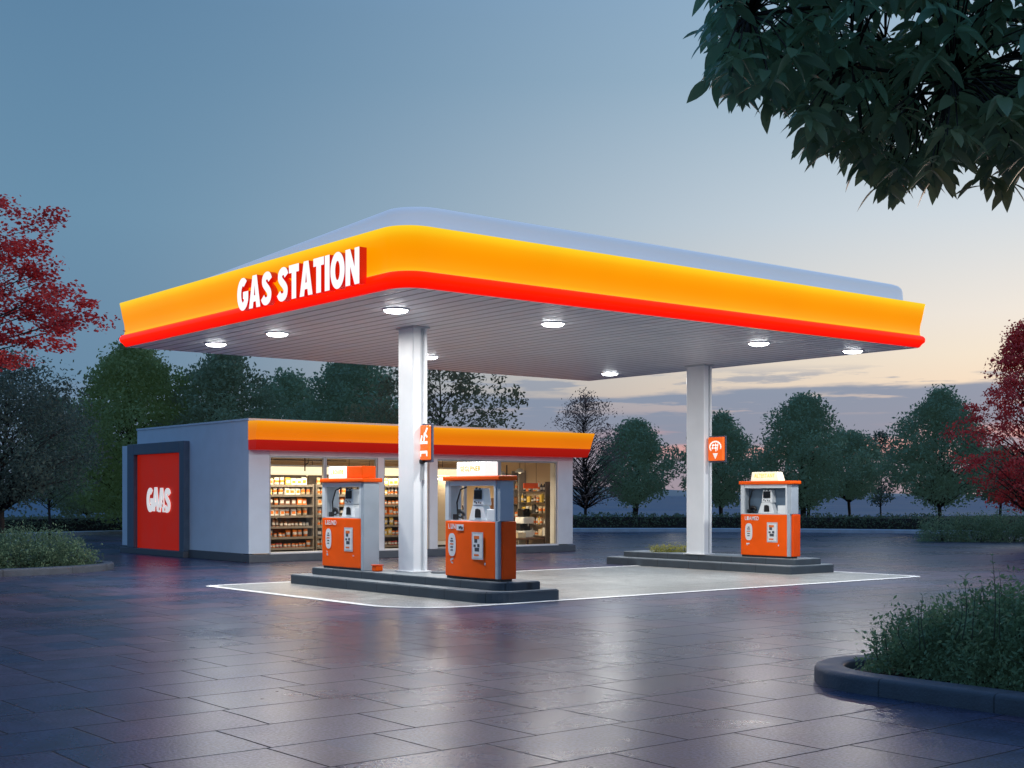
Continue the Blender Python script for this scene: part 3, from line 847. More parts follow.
WZ0, WZ1 = .20, 2.72
part('wall', M['wall'], lambda b: (b.box(BX0, BX0 + .22, BY0 + .003, BY1, .22, BH), b.box(BX0 + .22, BX1, BY1 - .2, BY1, .22, BH), b.box(BX1 - .2, BX1, BY0 + .003, BY1 - .2, .22, BH),
                                   b.box(BX0 + .22, 16.2, BY0 + .003, BY0 + .25, .22, WZ1), b.box(BX0 + .22, BX1 - .2, BY0 + .003, BY0 + .25, WZ1, BH)))
part('pier', M['white'], lambda b: b.box(25.86, BX1 + .004, BY0 - .02, BY0 + .35, .22, 2.86), bevel=.01)
part('plinth', M['plinth'], lambda b: (b.box(BX0 - .04, BX1 + .05, BY0 - .10, BY0 + .30, 0, .195), b.box(BX0 - .04, BX0 + .25, BY0 + .30, BY1 + .04, 0, .218), b.box(BX1 - .2, BX1 + .05, BY0 + .3, BY1, 0, .218)), bevel=.01)
part('roof', M['plinth'], lambda b: b.box(BX0 + .22, BX1 - .2, BY0 + .25, BY1 - .2, 3.25, 3.32))
part('coping', M['wall'], lambda b: (b.box(BX0 - .02, BX0 + .25, BY0 - .02, BY1 + .02, BH + .001, BH + .05), b.box(BX0 + .25, BX1 + .02, BY0 - .02, BY0 + .28, BH + .001, BH + .05),
                                     b.box(BX0 + .25, BX1 + .02, BY1 - .25, BY1 + .02, BH + .001, BH + .05), b.box(BX1 - .23, BX1 + .02, BY0 + .28, BY1 - .25, BH + .001, BH + .05)))
part('floor', M['shopfloor'], lambda b: b.box(BX0 + .22, BX1 - .2, BY0 + .3, BY1 - .2, .05, .15))
part('ceiling', M['ceil'], lambda b: b.box(BX0 + .22, BX1 - .2, BY0 + .25, BY1 - .2, 2.74, 2.79))
part('inner_lining', M['cream'], lambda b: (b.box(BX0 + .22, BX1 - .2, BY1 - .26, BY1 - .21, 0.151, 2.739), b.box(BX1 - .26, BX1 - .205, BY0 + .36, BY1 - .27, 0.151, 2.739), b.box(BX0 + .225, BX0 + .27, BY0 + .26, BY1 - .27, 0.151, 2.739)))
# fascia along the front, projecting, with a raked right end
mb = MB()
fp = [(.0, 3.56, .42), (.50, 3.555, .44), (.52, 3.53, .44), (.47, 3.40, .43), (.435, 3.28, .41), (.42, 3.16, .38), (.42, 3.085, .36)]
rA = [(BX0 - .02, BY0 - a, z) for a, z, e in fp]; rB = [(BX1 + e, BY0 - a, z) for a, z, e in fp]
mb.rings([rA, rB], 0, False, smooth=False)
mb.face([(BX0 - .02, BY0 - a, z) for a, z, e in fp] + [(BX0 - .02, BY0, 3.085)]); mb.face(list(reversed([(BX1 + e, BY0 - a, z) for a, z, e in fp] + [(BX1 + .36, BY0, 3.085)])))
mb.build('orange_fascia', M['shopfascia'], shop, 0, SO)
mb = MB()
fp = [(.0, 3.082, .35), (.425, 3.082, .35), (.44, 3.06, .34), (.40, 2.86, .27), (.38, 2.835, .26), (.0, 2.835, .26)]
rA = [(BX0 - .015, BY0 - a, z) for a, z, e in fp]; rB = [(BX1 + e, BY0 - a, z) for a, z, e in fp]
mb.rings([rA, rB], 0, True, True, True, smooth=False)
mb.build('red_band', M['shopred'], shop, 0, SO)
part('fascia_back', M['white'], lambda b: b.box(BX1 + .005, BX1 + .25, BY0 + .001, BY0 + .12, 2.84, 3.55))
# lintel strip between glass and fascia
part('lintel', M['white'], lambda b: b.box(16.2, 25.86, BY0 - .015, BY0 + .0025, 2.70, 2.833), bevel=.004)


def window(x0, x1, name='window'):
    z0, z1 = WZ0, 2.70
    f = .045
    mb = MB(); y0, y1 = BY0 + .02, BY0 + .11
    mb.box(x0, x0 + f, y0, y1, z0, z1); mb.box(x1 - f, x1, y0, y1, z0, z1); mb.box(x0 + f, x1 - f, y0, y1, z0, z0 + f); mb.box(x0 + f, x1 - f, y0, y1, z1 - f, z1)
    o = mb.build(name, M['alu'], shop, .004, SO)
    mb = MB(); y = BY0 + .06
    mb.face([(x0 + f, y, z0 + f), (x1 - f, y, z0 + f), (x1 - f, y, z1 - f), (x0 + f, y, z1 - f)])
    mb.build('pane', M['glass'], o, 0, SO)
    return o


for a, b in ((16.205, 17.84), (17.85, 19.46), (19.66, 20.85), (22.43, 23.66), (23.67, 25.855)): window(a, b)
dr = window(21.42, 22.42, 'door')
part('handle', M['black'], lambda b: b.tube([(22.28, BY0 - .03, .9), (22.28, BY0 - .06, .95), (22.28, BY0 - .06, 1.35), (22.28, BY0 - .03, 1.4)], .018), dr)
part('pier', M['white'], lambda b: b.box(19.465, 19.655, BY0 - .02, BY0 + .14, .20, 2.698), bevel=.008)
part('pier', M['white'], lambda b: b.box(20.855, 21.02, BY0 - .04, BY0 + .2, .20, 2.698), bevel=.008)
part('pier', M['cream'], lambda b: b.box(21.022, 21.13, BY0 + .02, BY0 + .12, .20, 2.698), bevel=.004)
part('pier', M['white'], lambda b: b.box(21.14, 21.415, BY0 - .05, BY0 + .2, .20, 2.698), bevel=.008)
part('sill', M['white'], lambda b: b.box(16.2, 20.85, BY0 - .06, BY0 + .019, .196, .235), bevel=.006)
part('sill', M['white'], lambda b: b.box(22.43, 25.855, BY0 - .06, BY0 + .019, .196, .235), bevel=.006)

# side annex: white return, slate frame, deep red door with lettering
AX = 15.47
part('annex', M['wall'], lambda b: (b.box(AX + .01, BX0 - .003, 37.2, 37.62, .22, 3.14), b.box(AX + .10, BX0 - .003, BY1 + .003, 37.199, .22, 3.14), b.box(BX0, 18.0, BY1 + .003, 37.62, .22, 3.14)), bevel=.008)
part('plinth', M['plinth'], lambda b: b.box(AX - .05, BX0 - .042, 33.32, 37.66, 0, .17), bevel=.01)
part('door_frame', M['frame'], lambda b: (b.box(AX - .02, BX0 - .002, 33.35, 33.66, .171, 3.17), b.box(AX - .02, BX0 - .004, 36.72, 37.19, .171, 3.17), b.box(AX - .022, BX0 - .003, 33.661, 36.719, 2.86, 3.172)), bevel=.012)
dr = part('door', M['doorred'], lambda b: b.box(AX + .10, AX + .14, 33.661, 36.719, .172, 2.859))
rows = heavy_row('GAAS', .68, 1.62, .02, -.10)
rows = [([Vector((v.x, v.y + (0, .02, 0, -.01)[i], v.z + .004 * i)) for v in V], F) for i, (V, F) in enumerate(rows)]
mb = MB(); put_letters(mb, rows, Vector((AX + .085, 36.02, 1.22)), EXL, EYL, EZL, 0, 0)
mb.build('lettering', M['letterdoor'], dr, 0, SO)
mb = MB(); rnd = random.Random(8)
for k in range(7):
    y, z = rnd.uniform(34.55, 35.35), rnd.uniform(1.24, 1.5); w_ = rnd.uniform(.03, .07)
    mb.face([(AX + .055 - .001 * k, y, z), (AX + .055 - .001 * k, y - w_, z + .02), (AX + .055 - .001 * k, y - w_ * .8, z + .11), (AX + .055 - .001 * k, y + .015, z + .06)])
mb.build('scuff_mark', M['doorred'], dr, 0, SO)

# ---- inside the shop
def tube_light(x0, x1, y0, y1, label):
    t = empty('ceiling_light', ((x0 + x1) / 2, (y0 + y1) / 2, 2.50), label, 'ceiling light', 'warm light panels inside the shop')
    o = t.location
    mb = MB(); mb.box(x0, x1, y0, y1, 2.45, 2.50); mb.build('housing', M['white'], t, .008, o)
    mb = MB(); mb.box(x0 + .03, x1 - .03, y0 + .03, y1 - .03, 2.27, 2.4495); mb.build('diffuser', M['tubelight'], t, .006, o)
    for wx in (x0 + .2, x1 - .2):
        mb = MB(); mb.tube([(wx, (y0 + y1) / 2, 2.5), (wx, (y0 + y1) / 2, 2.738)], .008, 5); mb.build('hanger', M['black'], t, 0, o)
    ld = bpy.data.lights.new('panel', 'AREA'); ld.shape = 'RECTANGLE'; ld.size = x1 - x0; ld.size_y = y1 - y0; ld.energy = 90; ld.color = (1, .80, .55)
    lo = bpy.data.objects.new('panel_lamp', ld); C.objects.link(lo); lo.location = (0, 0, -.25); lo.parent = t


tube_light(16.6, 18.9, 30.9, 31.70, 'long warm light panel inside the shop, behind the leftmost window')
tube_light(19.2, 21.3, 30.9, 31.70, 'long warm light panel inside the shop, behind the window left of the door')
tube_light(22.6, 24.6, 31.2, 32.00, 'long warm light panel inside the shop, right of the door')
tube_light(17.2, 20.2, 33.9, 34.75, 'warm light panel over the back of the shop, left half')
tube_light(21.8, 24.8, 33.9, 34.75, 'warm light panel over the back of the shop, right half')
t = empty('ceiling_pipe', (17.6, 30.6, 2.68), 'dark pipe bracket hanging from the shop ceiling behind the left window', 'pipe')
mb = MB(); mb.tube([(0, 0, .05), (0, 0, -.35)], .02); mb.tube([(.18, .1, .05), (.16, .1, -.12), (0.0, .02, -.2)], .016); mb.tube([(-.9, .05, -.06), (1.3, .05, -.06)], .014); mb.build('pipe', M['foldedpipe'], t)

COLS = {'orange': (.80, .20, .02), 'white': (.72, .70, .66), 'brown': (.22, .10, .05), 'black': (.03, .028, .03), 'yellow': (.75, .50, .08), 'red': (.55, .05, .03), 'cream': (.66, .55, .38), 'grey': (.32, .31, .30)}
PM = {k: mat('pack_' + k, v, .4, var=.15, nscale=20) for k, v in COLS.items()}
PMESH = {}


def product(kind, colr):
    if (kind, colr) in PMESH: return PMESH[(kind, colr)].copy()
    mb = MB(); other = 'white' if colr not in ('white', 'cream') else 'orange'
    if kind == 'bottle':
        mb.lathe((0, 0, 0), [(.035, 0), (.042, .01), (.042, .15), (.03, .19), (.014, .21), (.014, .235)], 10, 0, True, False)
        mb.lathe((0, 0, 0), [(.017, .235), (.017, .262)], 10, 1); mb.lathe((0, 0, 0), [(.0432, .05), (.0432, .12)], 10, 1, False, False)
    elif kind == 'can':
        mb.lathe((0, 0, 0), [(.040, 0), (.046, .012), (.046, .125), (.038, .14)], 12, 0); mb.lathe((0, 0, 0), [(.0468, .04), (.0468, .095)], 12, 1, False, False)
    elif kind == 'snack_bag':
        rs = []
        for k in range(7):
            z = .24 * k / 6; th = .045 * math.sin(PI * k / 6) ** .6 + .004; w = .075 - .008 * math.sin(PI * k / 6)
            rs.append([(-w, 0, z), (-w * .5, -th, z), (w * .5, -th, z), (w, 0, z), (w * .5, th, z), (-w * .5, th, z)])
        mb.rings(rs, lambda k: 1 if k in (2, 3) else 0, True, True, True)
    else:
        mb.prism([(-.07, -.045), (.07, -.045), (.07, .045), (-.07, .045)], 0, .20, 0)
        mb.rings([[(-.07, -.045, .2005), (.07, -.045, .2005), (.07, .045, .2005), (-.07, .045, .2005)], [(-.07, -.006, .232), (.07, -.006, .232), (.07, .006, .232), (-.07, .006, .232)]], 0, True, False, True, False)
        mb.face([(-.05, -.0465, .06), (.05, -.0465, .06), (.05, -.0465, .15), (-.05, -.0465, .15)], 1)
    o = mb.build(kind, [PM[colr], PM[other]])
    PMESH[(kind, colr)] = o
    return o


ORD = ['lowest', 'second lowest', 'third lowest', 'middle', 'third highest', 'second highest', 'top']
rnd = random.Random(21)


def shelf_unit(x0, x1, y, where, pal, label, hot):
    t = empty('shelf_unit', ((x0 + x1) / 2, y, .151), label, 'shelf', 'stocked shelf units inside the shop')
    o = t.location; w = x1 - x0
    mb = MB(); mb.box(-w / 2, w / 2, .42, .45, 0, 2.1); mb.build('backboard', M['shelfback'], t)
    for s in (-1, 1):
        mb = MB(); mb.box(s * (w / 2 - .02) - .02, s * (w / 2 - .02) + .02, .0, .419, 0, 1.85); mb.build('side_panel', M['shelf'], t, .004)
    zs = [.08, .37, .66, .95, 1.24, 1.52, 1.79]
    for k, z in enumerate(zs):
        mb = MB(); mb.box(-w / 2 + .041, w / 2 - .041, .0, .418, z, z + .03); mb.box(-w / 2 + .041, w / 2 - .041, -.014, -.001, z - .02, z + .045)
        mb.build('shelf', M['shelf'], t)
        x = x0 + .13; kinds = rnd.sample(['bottle', 'can', 'carton', 'snack_bag'], 2); cols = rnd.sample(pal, 4)
        if k in (5, 6): kinds = ['bottle', 'carton', 'snack_bag']; cols = ['white', 'cream', 'white', 'yellow']
        if hot and k in (0, 4): cols = ['orange', 'red', 'orange', 'brown']
        c = rnd.choice(cols); kd = rnd.choice(kinds); run = 0
        while x < x1 - .12:
            if run <= 0: c = rnd.choice(cols); kd = rnd.choice(kinds); run = rnd.randint(1, 3)
            run -= 1
            p = product(kd, c)
            if p.name not in C.objects: C.objects.link(p)
            wd = {'bottle': .10, 'can': .105, 'carton': .155, 'snack_bag': .165}[kd]
            p.location = (x + wd / 2 - .05, y + rnd.uniform(.09, .15), .151 + z + .0305)
            p.rotation_euler.z = rnd.uniform(-.25, .25); p.scale = (1.0, 1.0, rnd.uniform(.78, .98))
            nm = {'bottle': 'bottle', 'can': 'can', 'carton': 'carton', 'snack_bag': 'snack bag'}[kd]
            tag(p, f'{c} {nm} on the {ORD[k]} shelf {where}', nm, f'{c} {nm}s on the {ORD[k]} shelf {where}')
            x += wd + rnd.uniform(.005, .025)


shelf_unit(16.75, 18.55, 31.75, 'behind the leftmost shop window', ['brown', 'white', 'cream', 'grey', 'yellow', 'orange', 'black'], 'tall stocked shelf unit seen through the leftmost shop window', True)
shelf_unit(18.62, 20.35, 31.75, 'behind the left dispenser', ['orange', 'brown', 'cream', 'white', 'black'], 'tall stocked shelf unit seen behind the left dispenser', False)
shelf_unit(20.42, 21.75, 31.45, 'just left of the near column', ['orange', 'red', 'orange', 'yellow', 'cream'], 'tall shelf unit with orange goods seen just left of the near column', True)

t = empty('upright_fridge', (22.75, 31.6, .151), 'tall cream fridge cabinet inside the shop behind the door', 'fridge')
mb = MB(); mb.box(-.42, .42, 0, .65, .08, 2.05); mb.build('cabinet', M['white'], t, .015)
mb = MB(); mb.box(-.39, .39, -.035, -.002, .2, 2.0); d_ = mb.build('fridge_door', M['ceil'], t, .01)
mb = MB(); mb.tube([(.30, -.04, .9), (.30, -.075, .95), (.30, -.075, 1.4), (.30, -.04, 1.45)], .014); mb.build('handle', M['alu'], d_)
mb = MB(); mb.box(-.38, .38, .04, .6, 0, .079); mb.build('plinth', M['black'], t)

# right window: low wooden display, brown cabinet, drinks machine, orange hanging sign, clothes-like racks
t = empty('display_platform', (25.35, 31.1, .151), 'low brown wooden display table behind the rightmost shop window', 'table')
mb = MB(); mb.box(-.85, .75, -.45, .55, .20, .25); mb.build('tabletop', M['wood'], t, .008)
for sx in (-.78, .68):
    for sy in (-.38, .48):
        mb = MB(); mb.box(sx - .03, sx + .03, sy - .03, sy + .03, 0, .2); mb.build('leg', M['wood'], t)
t = empty('brown_cabinet', (25.92, 32.75, .151), 'tall brown ribbed cabinet standing at the back of the right window', 'cabinet')
mb = MB(); mb.box(-.25, .25, -.55, .55, 0, 1.45); mb.build('cabinet_body', M['wood'], t, .01)
for k in range(8):
    mb = MB(); mb.box(-.275, -.252, -.52 + .13 * k, -.42 + .13 * k, .05, 1.4); mb.build('slat', M['wood'], t, .006)
mb = MB(); mb.box(-.28, .26, -.57, .57, 1.452, 1.49); mb.build('top', M['cream'], t)
t = empty('drinks_machine', (25.78, 31.35, .402), 'white and black drinks machine on the low table in the right window', 'machine')
mb = MB(); mb.box(-.24, .24, -.2, .25, 0, .20); mb.build('base', M['pumpwhite'], t, .02)
mb = MB(); mb.box(-.2, .2, .02, .24, .20, .62); mb.build('body', M['screen'], t, .02)
mb = MB(); mb.box(-.24, .22, -.18, .24, .42, .62); mb.build('head', M['pumpwhite'], t, .03)
mb = MB(); mb.box(-.15, .13, -.06, .22, .63, .88); mb.build('hopper', M['screen'], t, .03)
mb = MB(); mb.tube([(.0, -.12, .42), (.0, -.12, .34)], .02); mb.build('spout', M['alu'], t)
t = empty('carton_stack', (25.2, 30.95, .402), 'small pale carton on the low table in the right window', 'carton')
mb = MB(); mb.box(-.16, .16, -.12, .12, 0, .16); mb.build('carton_body', PM['cream'], t, .008); mb = MB(); mb.box(-.162, .162, -.02, .02, .1605, .163); mb.build('tape', PM['brown'], t)
t = empty('hanging_sign', (25.6, 30.9, 2.0), 'orange hanging sign board inside the rightmost shop window', 'sign')
mb = MB(); mb.box(-.28, .28, -.02, .02, -.10, .06); mb.build('board', M['orange'], t, .01)
mb = MB(); mb.tube([(-.22, 0, .06), (-.22, 0, .94)], .006); mb.tube([(.22, 0, .06), (.22, 0, .94)], .006); mb.build('cord', M['black'], t)
t = empty('display_rack', (24.75, 31.0, .151), 'slim dark rack with small hanging packs in the right window', 'rack')
mb = MB(); mb.tube([(0, 0, 0), (0, 0, 2.45)], .02); mb.lathe((0, 0, 0), [(.2, 0), (.2, .03), (.05, .05)], 14); mb.build('pole', M['black'], t)
for k in range(5):
    z = .9 + .32 * k
    mb = MB(); mb.tube([(-.2, 0, z), (.2, 0, z)], .01); mb.build('arm', M['black'], t)
    mb = MB(); mb.box(-.19, -.05, -.03, .03, z - .2, z - .02); mb.box(.05, .18, -.03, .03, z - .17, z - .02); mb.build('hanging_pack', PM[['cream', 'grey', 'white', 'brown', 'white'][k]], t, .01)
t = empty('wall_shelf', (26.1, 31.25, .151), 'dark open shelving with small goods against the right inner wall', 'shelf')
ZR = (.28, .62, .96, 1.30, 1.64)
for z in ZR:
    mb = MB(); mb.box(-.2, .08, -.64, .64, z, z + .025); mb.build('shelf', M['shelfback'], t)
for sy in (-.66, .66):
    mb = MB(); mb.box(-.18, .06, sy - .02, sy + .02, 0, 1.95); mb.build('upright', M['shelfback'], t)
rw = random.Random(5)
for k, z in enumerate(ZR):
    y = -.55
    while y < .55:
        nm = rw.choice(['carton', 'can', 'bottle', 'snack_bag', 'carton']); cc = rw.choice(['cream', 'grey', 'white', 'brown', 'orange', 'black', 'yellow'])
        p = product(nm, cc)
        if p.name not in C.objects: C.objects.link(p)
        p.location = (26.0 + rw.uniform(-.04, .02), 31.25 + y, .151 + z + .026); p.rotation_euler.z = PI / 2 + rw.uniform(-.3, .3); p.scale = (1, 1, rw.uniform(.8, 1.15))
        n_ = nm.replace('_', ' '); w_ = ['lowest', 'second lowest', 'middle', 'second highest', 'top'][k]
        tag(p, f'{cc} {n_} on the {w_} dark shelf at the right inner wall', n_, f'{cc} {n_}s on the {w_} dark shelf, right wall')
        y += {'carton': .16, 'can': .11, 'bottle': .10, 'snack_bag': .17}[nm] + rw.uniform(.0, .05)
t = empty('wall_shelf', (26.1, 32.02, .151), 'tall pale wall shelving between the dark shelving and the brown cabinet in the right window', 'shelf')
for z in (.35, .8, 1.25, 1.7, 2.1):
    mb = MB(); mb.box(-.2, .08, -.16, .16, z, z + .025); mb.build('shelf', M['shelf'], t)
for sy in (-.175, .175):
    mb = MB(); mb.box(-.2, .08, sy - .012, sy + .012, 0, 2.3); mb.build('upright', M['alu'], t)
for k, z in enumerate((.35, .8, 1.25, 1.7)):
    for j in range(2):
        kd, cc = [('carton', 'white'), ('snack_bag', 'orange'), ('carton', 'brown'), ('bottle', 'cream')][k]
        p = product(kd, cc)
        if p.name not in C.objects: C.objects.link(p)
        p.location = (26.02, 31.94 + j * .16, .151 + z + .026); p.rotation_euler.z = PI / 2 + .1 * j; nm = kd.replace('_', ' ')
        tag(p, f'{cc} {nm} on the tall pale wall shelving in the right window', nm, f'{cc} {nm}s on the tall wall shelving')
for x, y, z, wd in ((25.0, 31.6, 2.35, 'left'), (25.5, 31.3, 2.42, 'right')):
    t = empty('pendant_lamp', (x, y, z), f'{wd} one of two round pendant lamps hanging in the rightmost shop window', 'lamp', 'pendant lamps in the right window')
    mb = MB(); mb.lathe((0, 0, 0), [(.03, .10), (.11, .05), (.15, -.02), (.145, -.03), (.02, .06)], 16, 0, False, False); mb.build('lamp_shade', M['pumpwhite'], t)
    mb = MB(); mb.lathe((0, 0, -.02), [(.01, .03), (.05, .02), (.055, -.01), (.03, -.045)], 12); mb.build('bulb', M['tubelight'], t)
    mb = MB(); mb.tube([(0, 0, .10), (0, 0, 2.735 - z)], .007, 5); mb.build('cord', M['black'], t)
t = empty('cash_till', (25.25, 31.45, .402), 'black till with tilted screen on the low table in the right window', 'till')
mb = MB(); mb.box(-.2, .2, -.16, .16, 0, .13); mb.build('drawer', M['screen'], t, .015)
mb = MB(); mb.tube([(0, .05, .13), (0, .05, .32)], .025); mb.build('stand', M['black'], t)
mb = MB(); mb.rings([[(-.17, -.03, .26), (.17, -.03, .26), (.17, .0, .25), (-.17, .0, .25)], [(-.17, .07, .50), (.17, .07, .50), (.17, .10, .49), (-.17, .10, .49)]], 0, True, True, True, False); mb.build('screen', M['grey'], t, .008)

# ------------------------------------------------------------------ foliage
def leaf_set(rng, P, size, asp=.45, up=.4, out=None, flat=0):
    """small four-cornered leaves at points P; returns V, F"""
    n = len(P)
    a = rng.normal(size=(n, 3)); a[:, 2] *= (1 - flat)
    if out is not None: a += out * 1.2
    a /= np.linalg.norm(a, axis=1, keepdims=True) + 1e-9
    nrm = rng.normal(size=(n, 3)); nrm[:, 2] += up * 2
    b = np.cross(a, nrm); b /= np.linalg.norm(b, axis=1, keepdims=True) + 1e-9
    L_ = size * rng.uniform(.65, 1.35, (n, 1)); W = L_ * asp
    V = np.empty((n, 4, 3))
    V[:, 0] = P - a * L_ * .5; V[:, 1] = P + b * W * .5 + a * L_ * .02; V[:, 2] = P + a * L_ * .5; V[:, 3] = P - b * W * .5 + a * L_ * .02
    F = np.arange(n * 4).reshape(n, 4)
    return V.reshape(-1, 3), F


LM = {}
LM['dark'] = leaf_mat('leaf_dark_green', (0.045, 0.072, 0.05), (0.22, 0.3, 0.19), leaf_glow=(0.01, 0.019, 0.016))
LM['blue'] = leaf_mat('leaf_blue_green', (0.036, 0.072, 0.05), (0.19, 0.31, 0.2), leaf_glow=(0.014, 0.028, 0.024))
LM['mid'] = leaf_mat('leaf_mid_green', (0.04, 0.066, 0.032), (0.24, 0.3, 0.14), leaf_glow=(0.012, 0.026, 0.012))
LM['grey'] = leaf_mat('leaf_grey_green', (0.026, 0.046, 0.036), (0.135, 0.19, 0.14), leaf_glow=(0.006, 0.01, 0.012))
LM['olive'] = leaf_mat('leaf_olive', (0.05, 0.055, 0.03), (0.19, 0.2, 0.11), leaf_glow=(0.013, 0.017, 0.014))
LM['bare'] = leaf_mat('leaf_brown_grey', (.045, .038, .040), (.11, .09, .09), extra=(.22, .09, .10), leaf_glow=(0.022, 0.022, 0.028))
LM['red'] = leaf_mat('leaf_red', (0.36, 0.018, 0.026), (1.0, 0.13, 0.11), .3, extra=(.9, .20, .16))
LM['shrub'] = leaf_mat('leaf_shrub', (0.06, 0.115, 0.06), (0.24, 0.38, 0.2), leaf_glow=(.004, .008, .007))
LM['bush'] = leaf_mat('leaf_bush', (0.06, 0.11, 0.06), (0.28, 0.4, 0.23), leaf_glow=(0.005, 0.01, 0.008))
LM['hedge'] = leaf_mat('leaf_hedge', (0.045, 0.07, 0.045), (0.13, 0.18, 0.1), leaf_glow=(0.007, 0.012, 0.012))
LM['yellow'] = leaf_mat('leaf_yellow_green', (.14, .17, .03), (.55, .50, .10))
LM['big'] = leaf_mat('leaf_overhang', (.38, .30, .12), (.13, .27, .15), .42, .36, .6, extra=(.18, .38, .26), leaf_glow=(.003, .006, .0045))


def tree(name, label, cat, base, height, R_, cb, shape, nclu, per, leaf, mat_, seed, group=None, sig=.13, flat=.8, trunk_r=None, lumps=.25, lean=(0, 0), asp=.5, gap=.0, leafflat=0, multi=1, lower=1.0):
    rng = np.random.default_rng(seed); rnd = random.Random(seed)
    t = empty(name, base, label, cat, group)
    tr = trunk_r or height * .016
    ch = height - cb
    mb = MB()
    # stem(s)
    stems = []
    for s in range(multi):
        ox, oy = (rnd.uniform(-.5, .5) * R_ * .35, rnd.uniform(-.5, .5) * R_ * .35) if multi > 1 else (0, 0)
        ph = rnd.uniform(0, 6)
        pts = [Vector((ox * (.3 + .7 * k / 8) + lean[0] * (k / 8) + .03 * height * math.sin(k * .9 + ph) * (k / 8), oy * (.3 + .7 * k / 8) + lean[1] * (k / 8) + .03 * height * math.cos(k * .8 + ph) * (k / 8), height * .93 * k / 8)) for k in range(9)]
        mb.tube(pts, [tr * (1.25 if k == 0 else 1) * (1 - .88 * k / 8) for k in range(9)], 7)
        stems.append(pts)
    def stem_at(z, s):
        k = min(7.99, max(0, z / (height * .93) * 8)); i = int(k); return stems[s][i].lerp(stems[s][i + 1], k - i)
    prof = {'oval': lambda q: max(.05, math.sin(PI * min(1, q * .9 + .1))) ** .65,
            'cone': lambda q: (min(1, q / .22) ** .6) * (1 - q) ** .75 * 1.12 + .04,
            'dome': lambda q: (min(1, q / .18) ** .5) * math.sqrt(max(0.0, 1 - (max(0, q - .25) / .76) ** 2)) + .03,
            'egg': lambda q: (min(1, q / .3) ** .6) * max(0.0, 1 - (max(0, q - .3) / .72) ** 1.55) + .03,
            'vase': lambda q: (.35 + .65 * min(1, q / .6)) * math.sqrt(max(0, 1 - max(0, (q - .6) / .41) ** 2)) + .03}[shape]
    ph = [rnd.uniform(0, 6.3) for _ in range(6)]
    Ps, Ts, Os = [], [], []
    n = 0; guard = 0
    while n < nclu and guard < nclu * 6:
        guard += 1
        q = rnd.random() ** lower
        th = rnd.uniform(0, 2 * PI)
        lump = 1 + lumps * (math.sin(3 * th + ph[0] + 5 * q) * .6 + math.sin(5 * th + ph[1] - 9 * q) * .5 + math.sin(2 * th + 13 * q + ph[2]) * .5)
        rr = R_ * prof(q) * lump * (rnd.random() ** .42)
        if gap and math.sin(4 * th + ph[3] + 7 * q) * math.sin(11 * q + ph[4]) > 1 - gap and rnd.random() < .8: continue
        n += 1
        s = rnd.randrange(multi)
        z = cb + ch * q
        ax = stem_at(z, s)
        c = Vector((ax.x * (1 if multi == 1 else .3) + rr * math.cos(th), ax.y * (1 if multi == 1 else .3) + rr * math.sin(th), z + rnd.uniform(-.03, .03) * ch))
        z0 = max(cb * .75, z - rr * rnd.uniform(.5, 1.0))
        a = stem_at(min(z0, height * .9), s)
        m = a.lerp(c, .5) + Vector((rnd.uniform(-.1, .1) * rr, rnd.uniform(-.1, .1) * rr, rr * .10))
        r0 = max(.006, tr * .34 * (1 - q * .7))
        if n % 2 == 0 or nclu < 120 or per < 20: mb.tube([a, m, c], [r0, r0 * .6, r0 * .22], 4)
        k = int(per * rnd.uniform(.6, 1.4))
        sg = R_ * sig * rnd.uniform(.6, 1.3)
        off = np.clip(rng.normal(size=(k, 3)), -1.7, 1.7) * sg; off[:, 2] *= flat
        P = np.array(c) + off
        Ps.append(P)
        Os.append(np.tile(np.array([math.cos(th), math.sin(th), -.2]), (k, 1)) if leafflat else np.zeros((k, 3)))
        ct = rnd.random()
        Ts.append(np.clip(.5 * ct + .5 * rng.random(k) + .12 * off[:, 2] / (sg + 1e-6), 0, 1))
    P = np.concatenate(Ps); T = np.concatenate(Ts); O = np.concatenate(Os)
    V, F = leaf_set(rng, P, leaf, asp, .4, O if leafflat else None, leafflat)
    mb.build('trunk', M['bark'], t)
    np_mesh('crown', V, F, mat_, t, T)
    return t


BT = 'trees behind the forecourt'
# behind and left of the shop
tree('broadleaf_tree', 'dark grey-green rounded tree at the left edge behind the round bush', 'tree', at(3, 32.5, 0), 4.95, 2.05, 1.7, 'dome', 360, 62, .095, LM['grey'], 11, BT, sig=.13, trunk_r=.085, lumps=.25)
tree('broadleaf_tree', 'thin-stemmed dark tree just right of the leftmost trunk', 'tree', at(50, 50, 0), 5.4, 1.55, 1.5, 'oval', 170, 45, .15, LM['dark'], 12, BT, sig=.16, trunk_r=.06)
tree('broadleaf_tree', 'lighter green bushy tree left behind the shop, tallest on that side', 'tree', at(130, 56, 0), 7.9, 2.5, .9, 'oval', 460, 75, .19, LM['mid'], 13, BT, sig=.13, lumps=.3)
tree('broadleaf_tree', 'dark green tree behind the left end of the shop roof', 'tree', at(222, 57, 0), 7.7, 2.35, 1.2, 'oval', 400, 72, .19, LM['dark'], 14, BT, sig=.13, lumps=.32)
tree('broadleaf_tree', 'low dark tree behind the middle of the shop roof', 'tree', at(287, 66, 0), 7.6, 2.2, 1.2, 'oval', 320, 65, .2, LM['blue'], 15, BT, sig=.14, lumps=.3)
tree('broadleaf_tree', 'broad blue-green tree behind the shop left of the near column', 'tree', at(352, 60, 0), 7.7, 2.8, 1.2, 'oval', 420, 72, .2, LM['blue'], 16, BT, sig=.13, lumps=.3)
tree('broadleaf_tree', 'loose olive tree with open twigs behind the shop right of the near column', 'tree', at(438, 50, 0), 7.1, 2.75, 2.0, 'vase', 200, 48, .17, LM['olive'], 17, BT, sig=.105, lumps=.5, gap=.35)
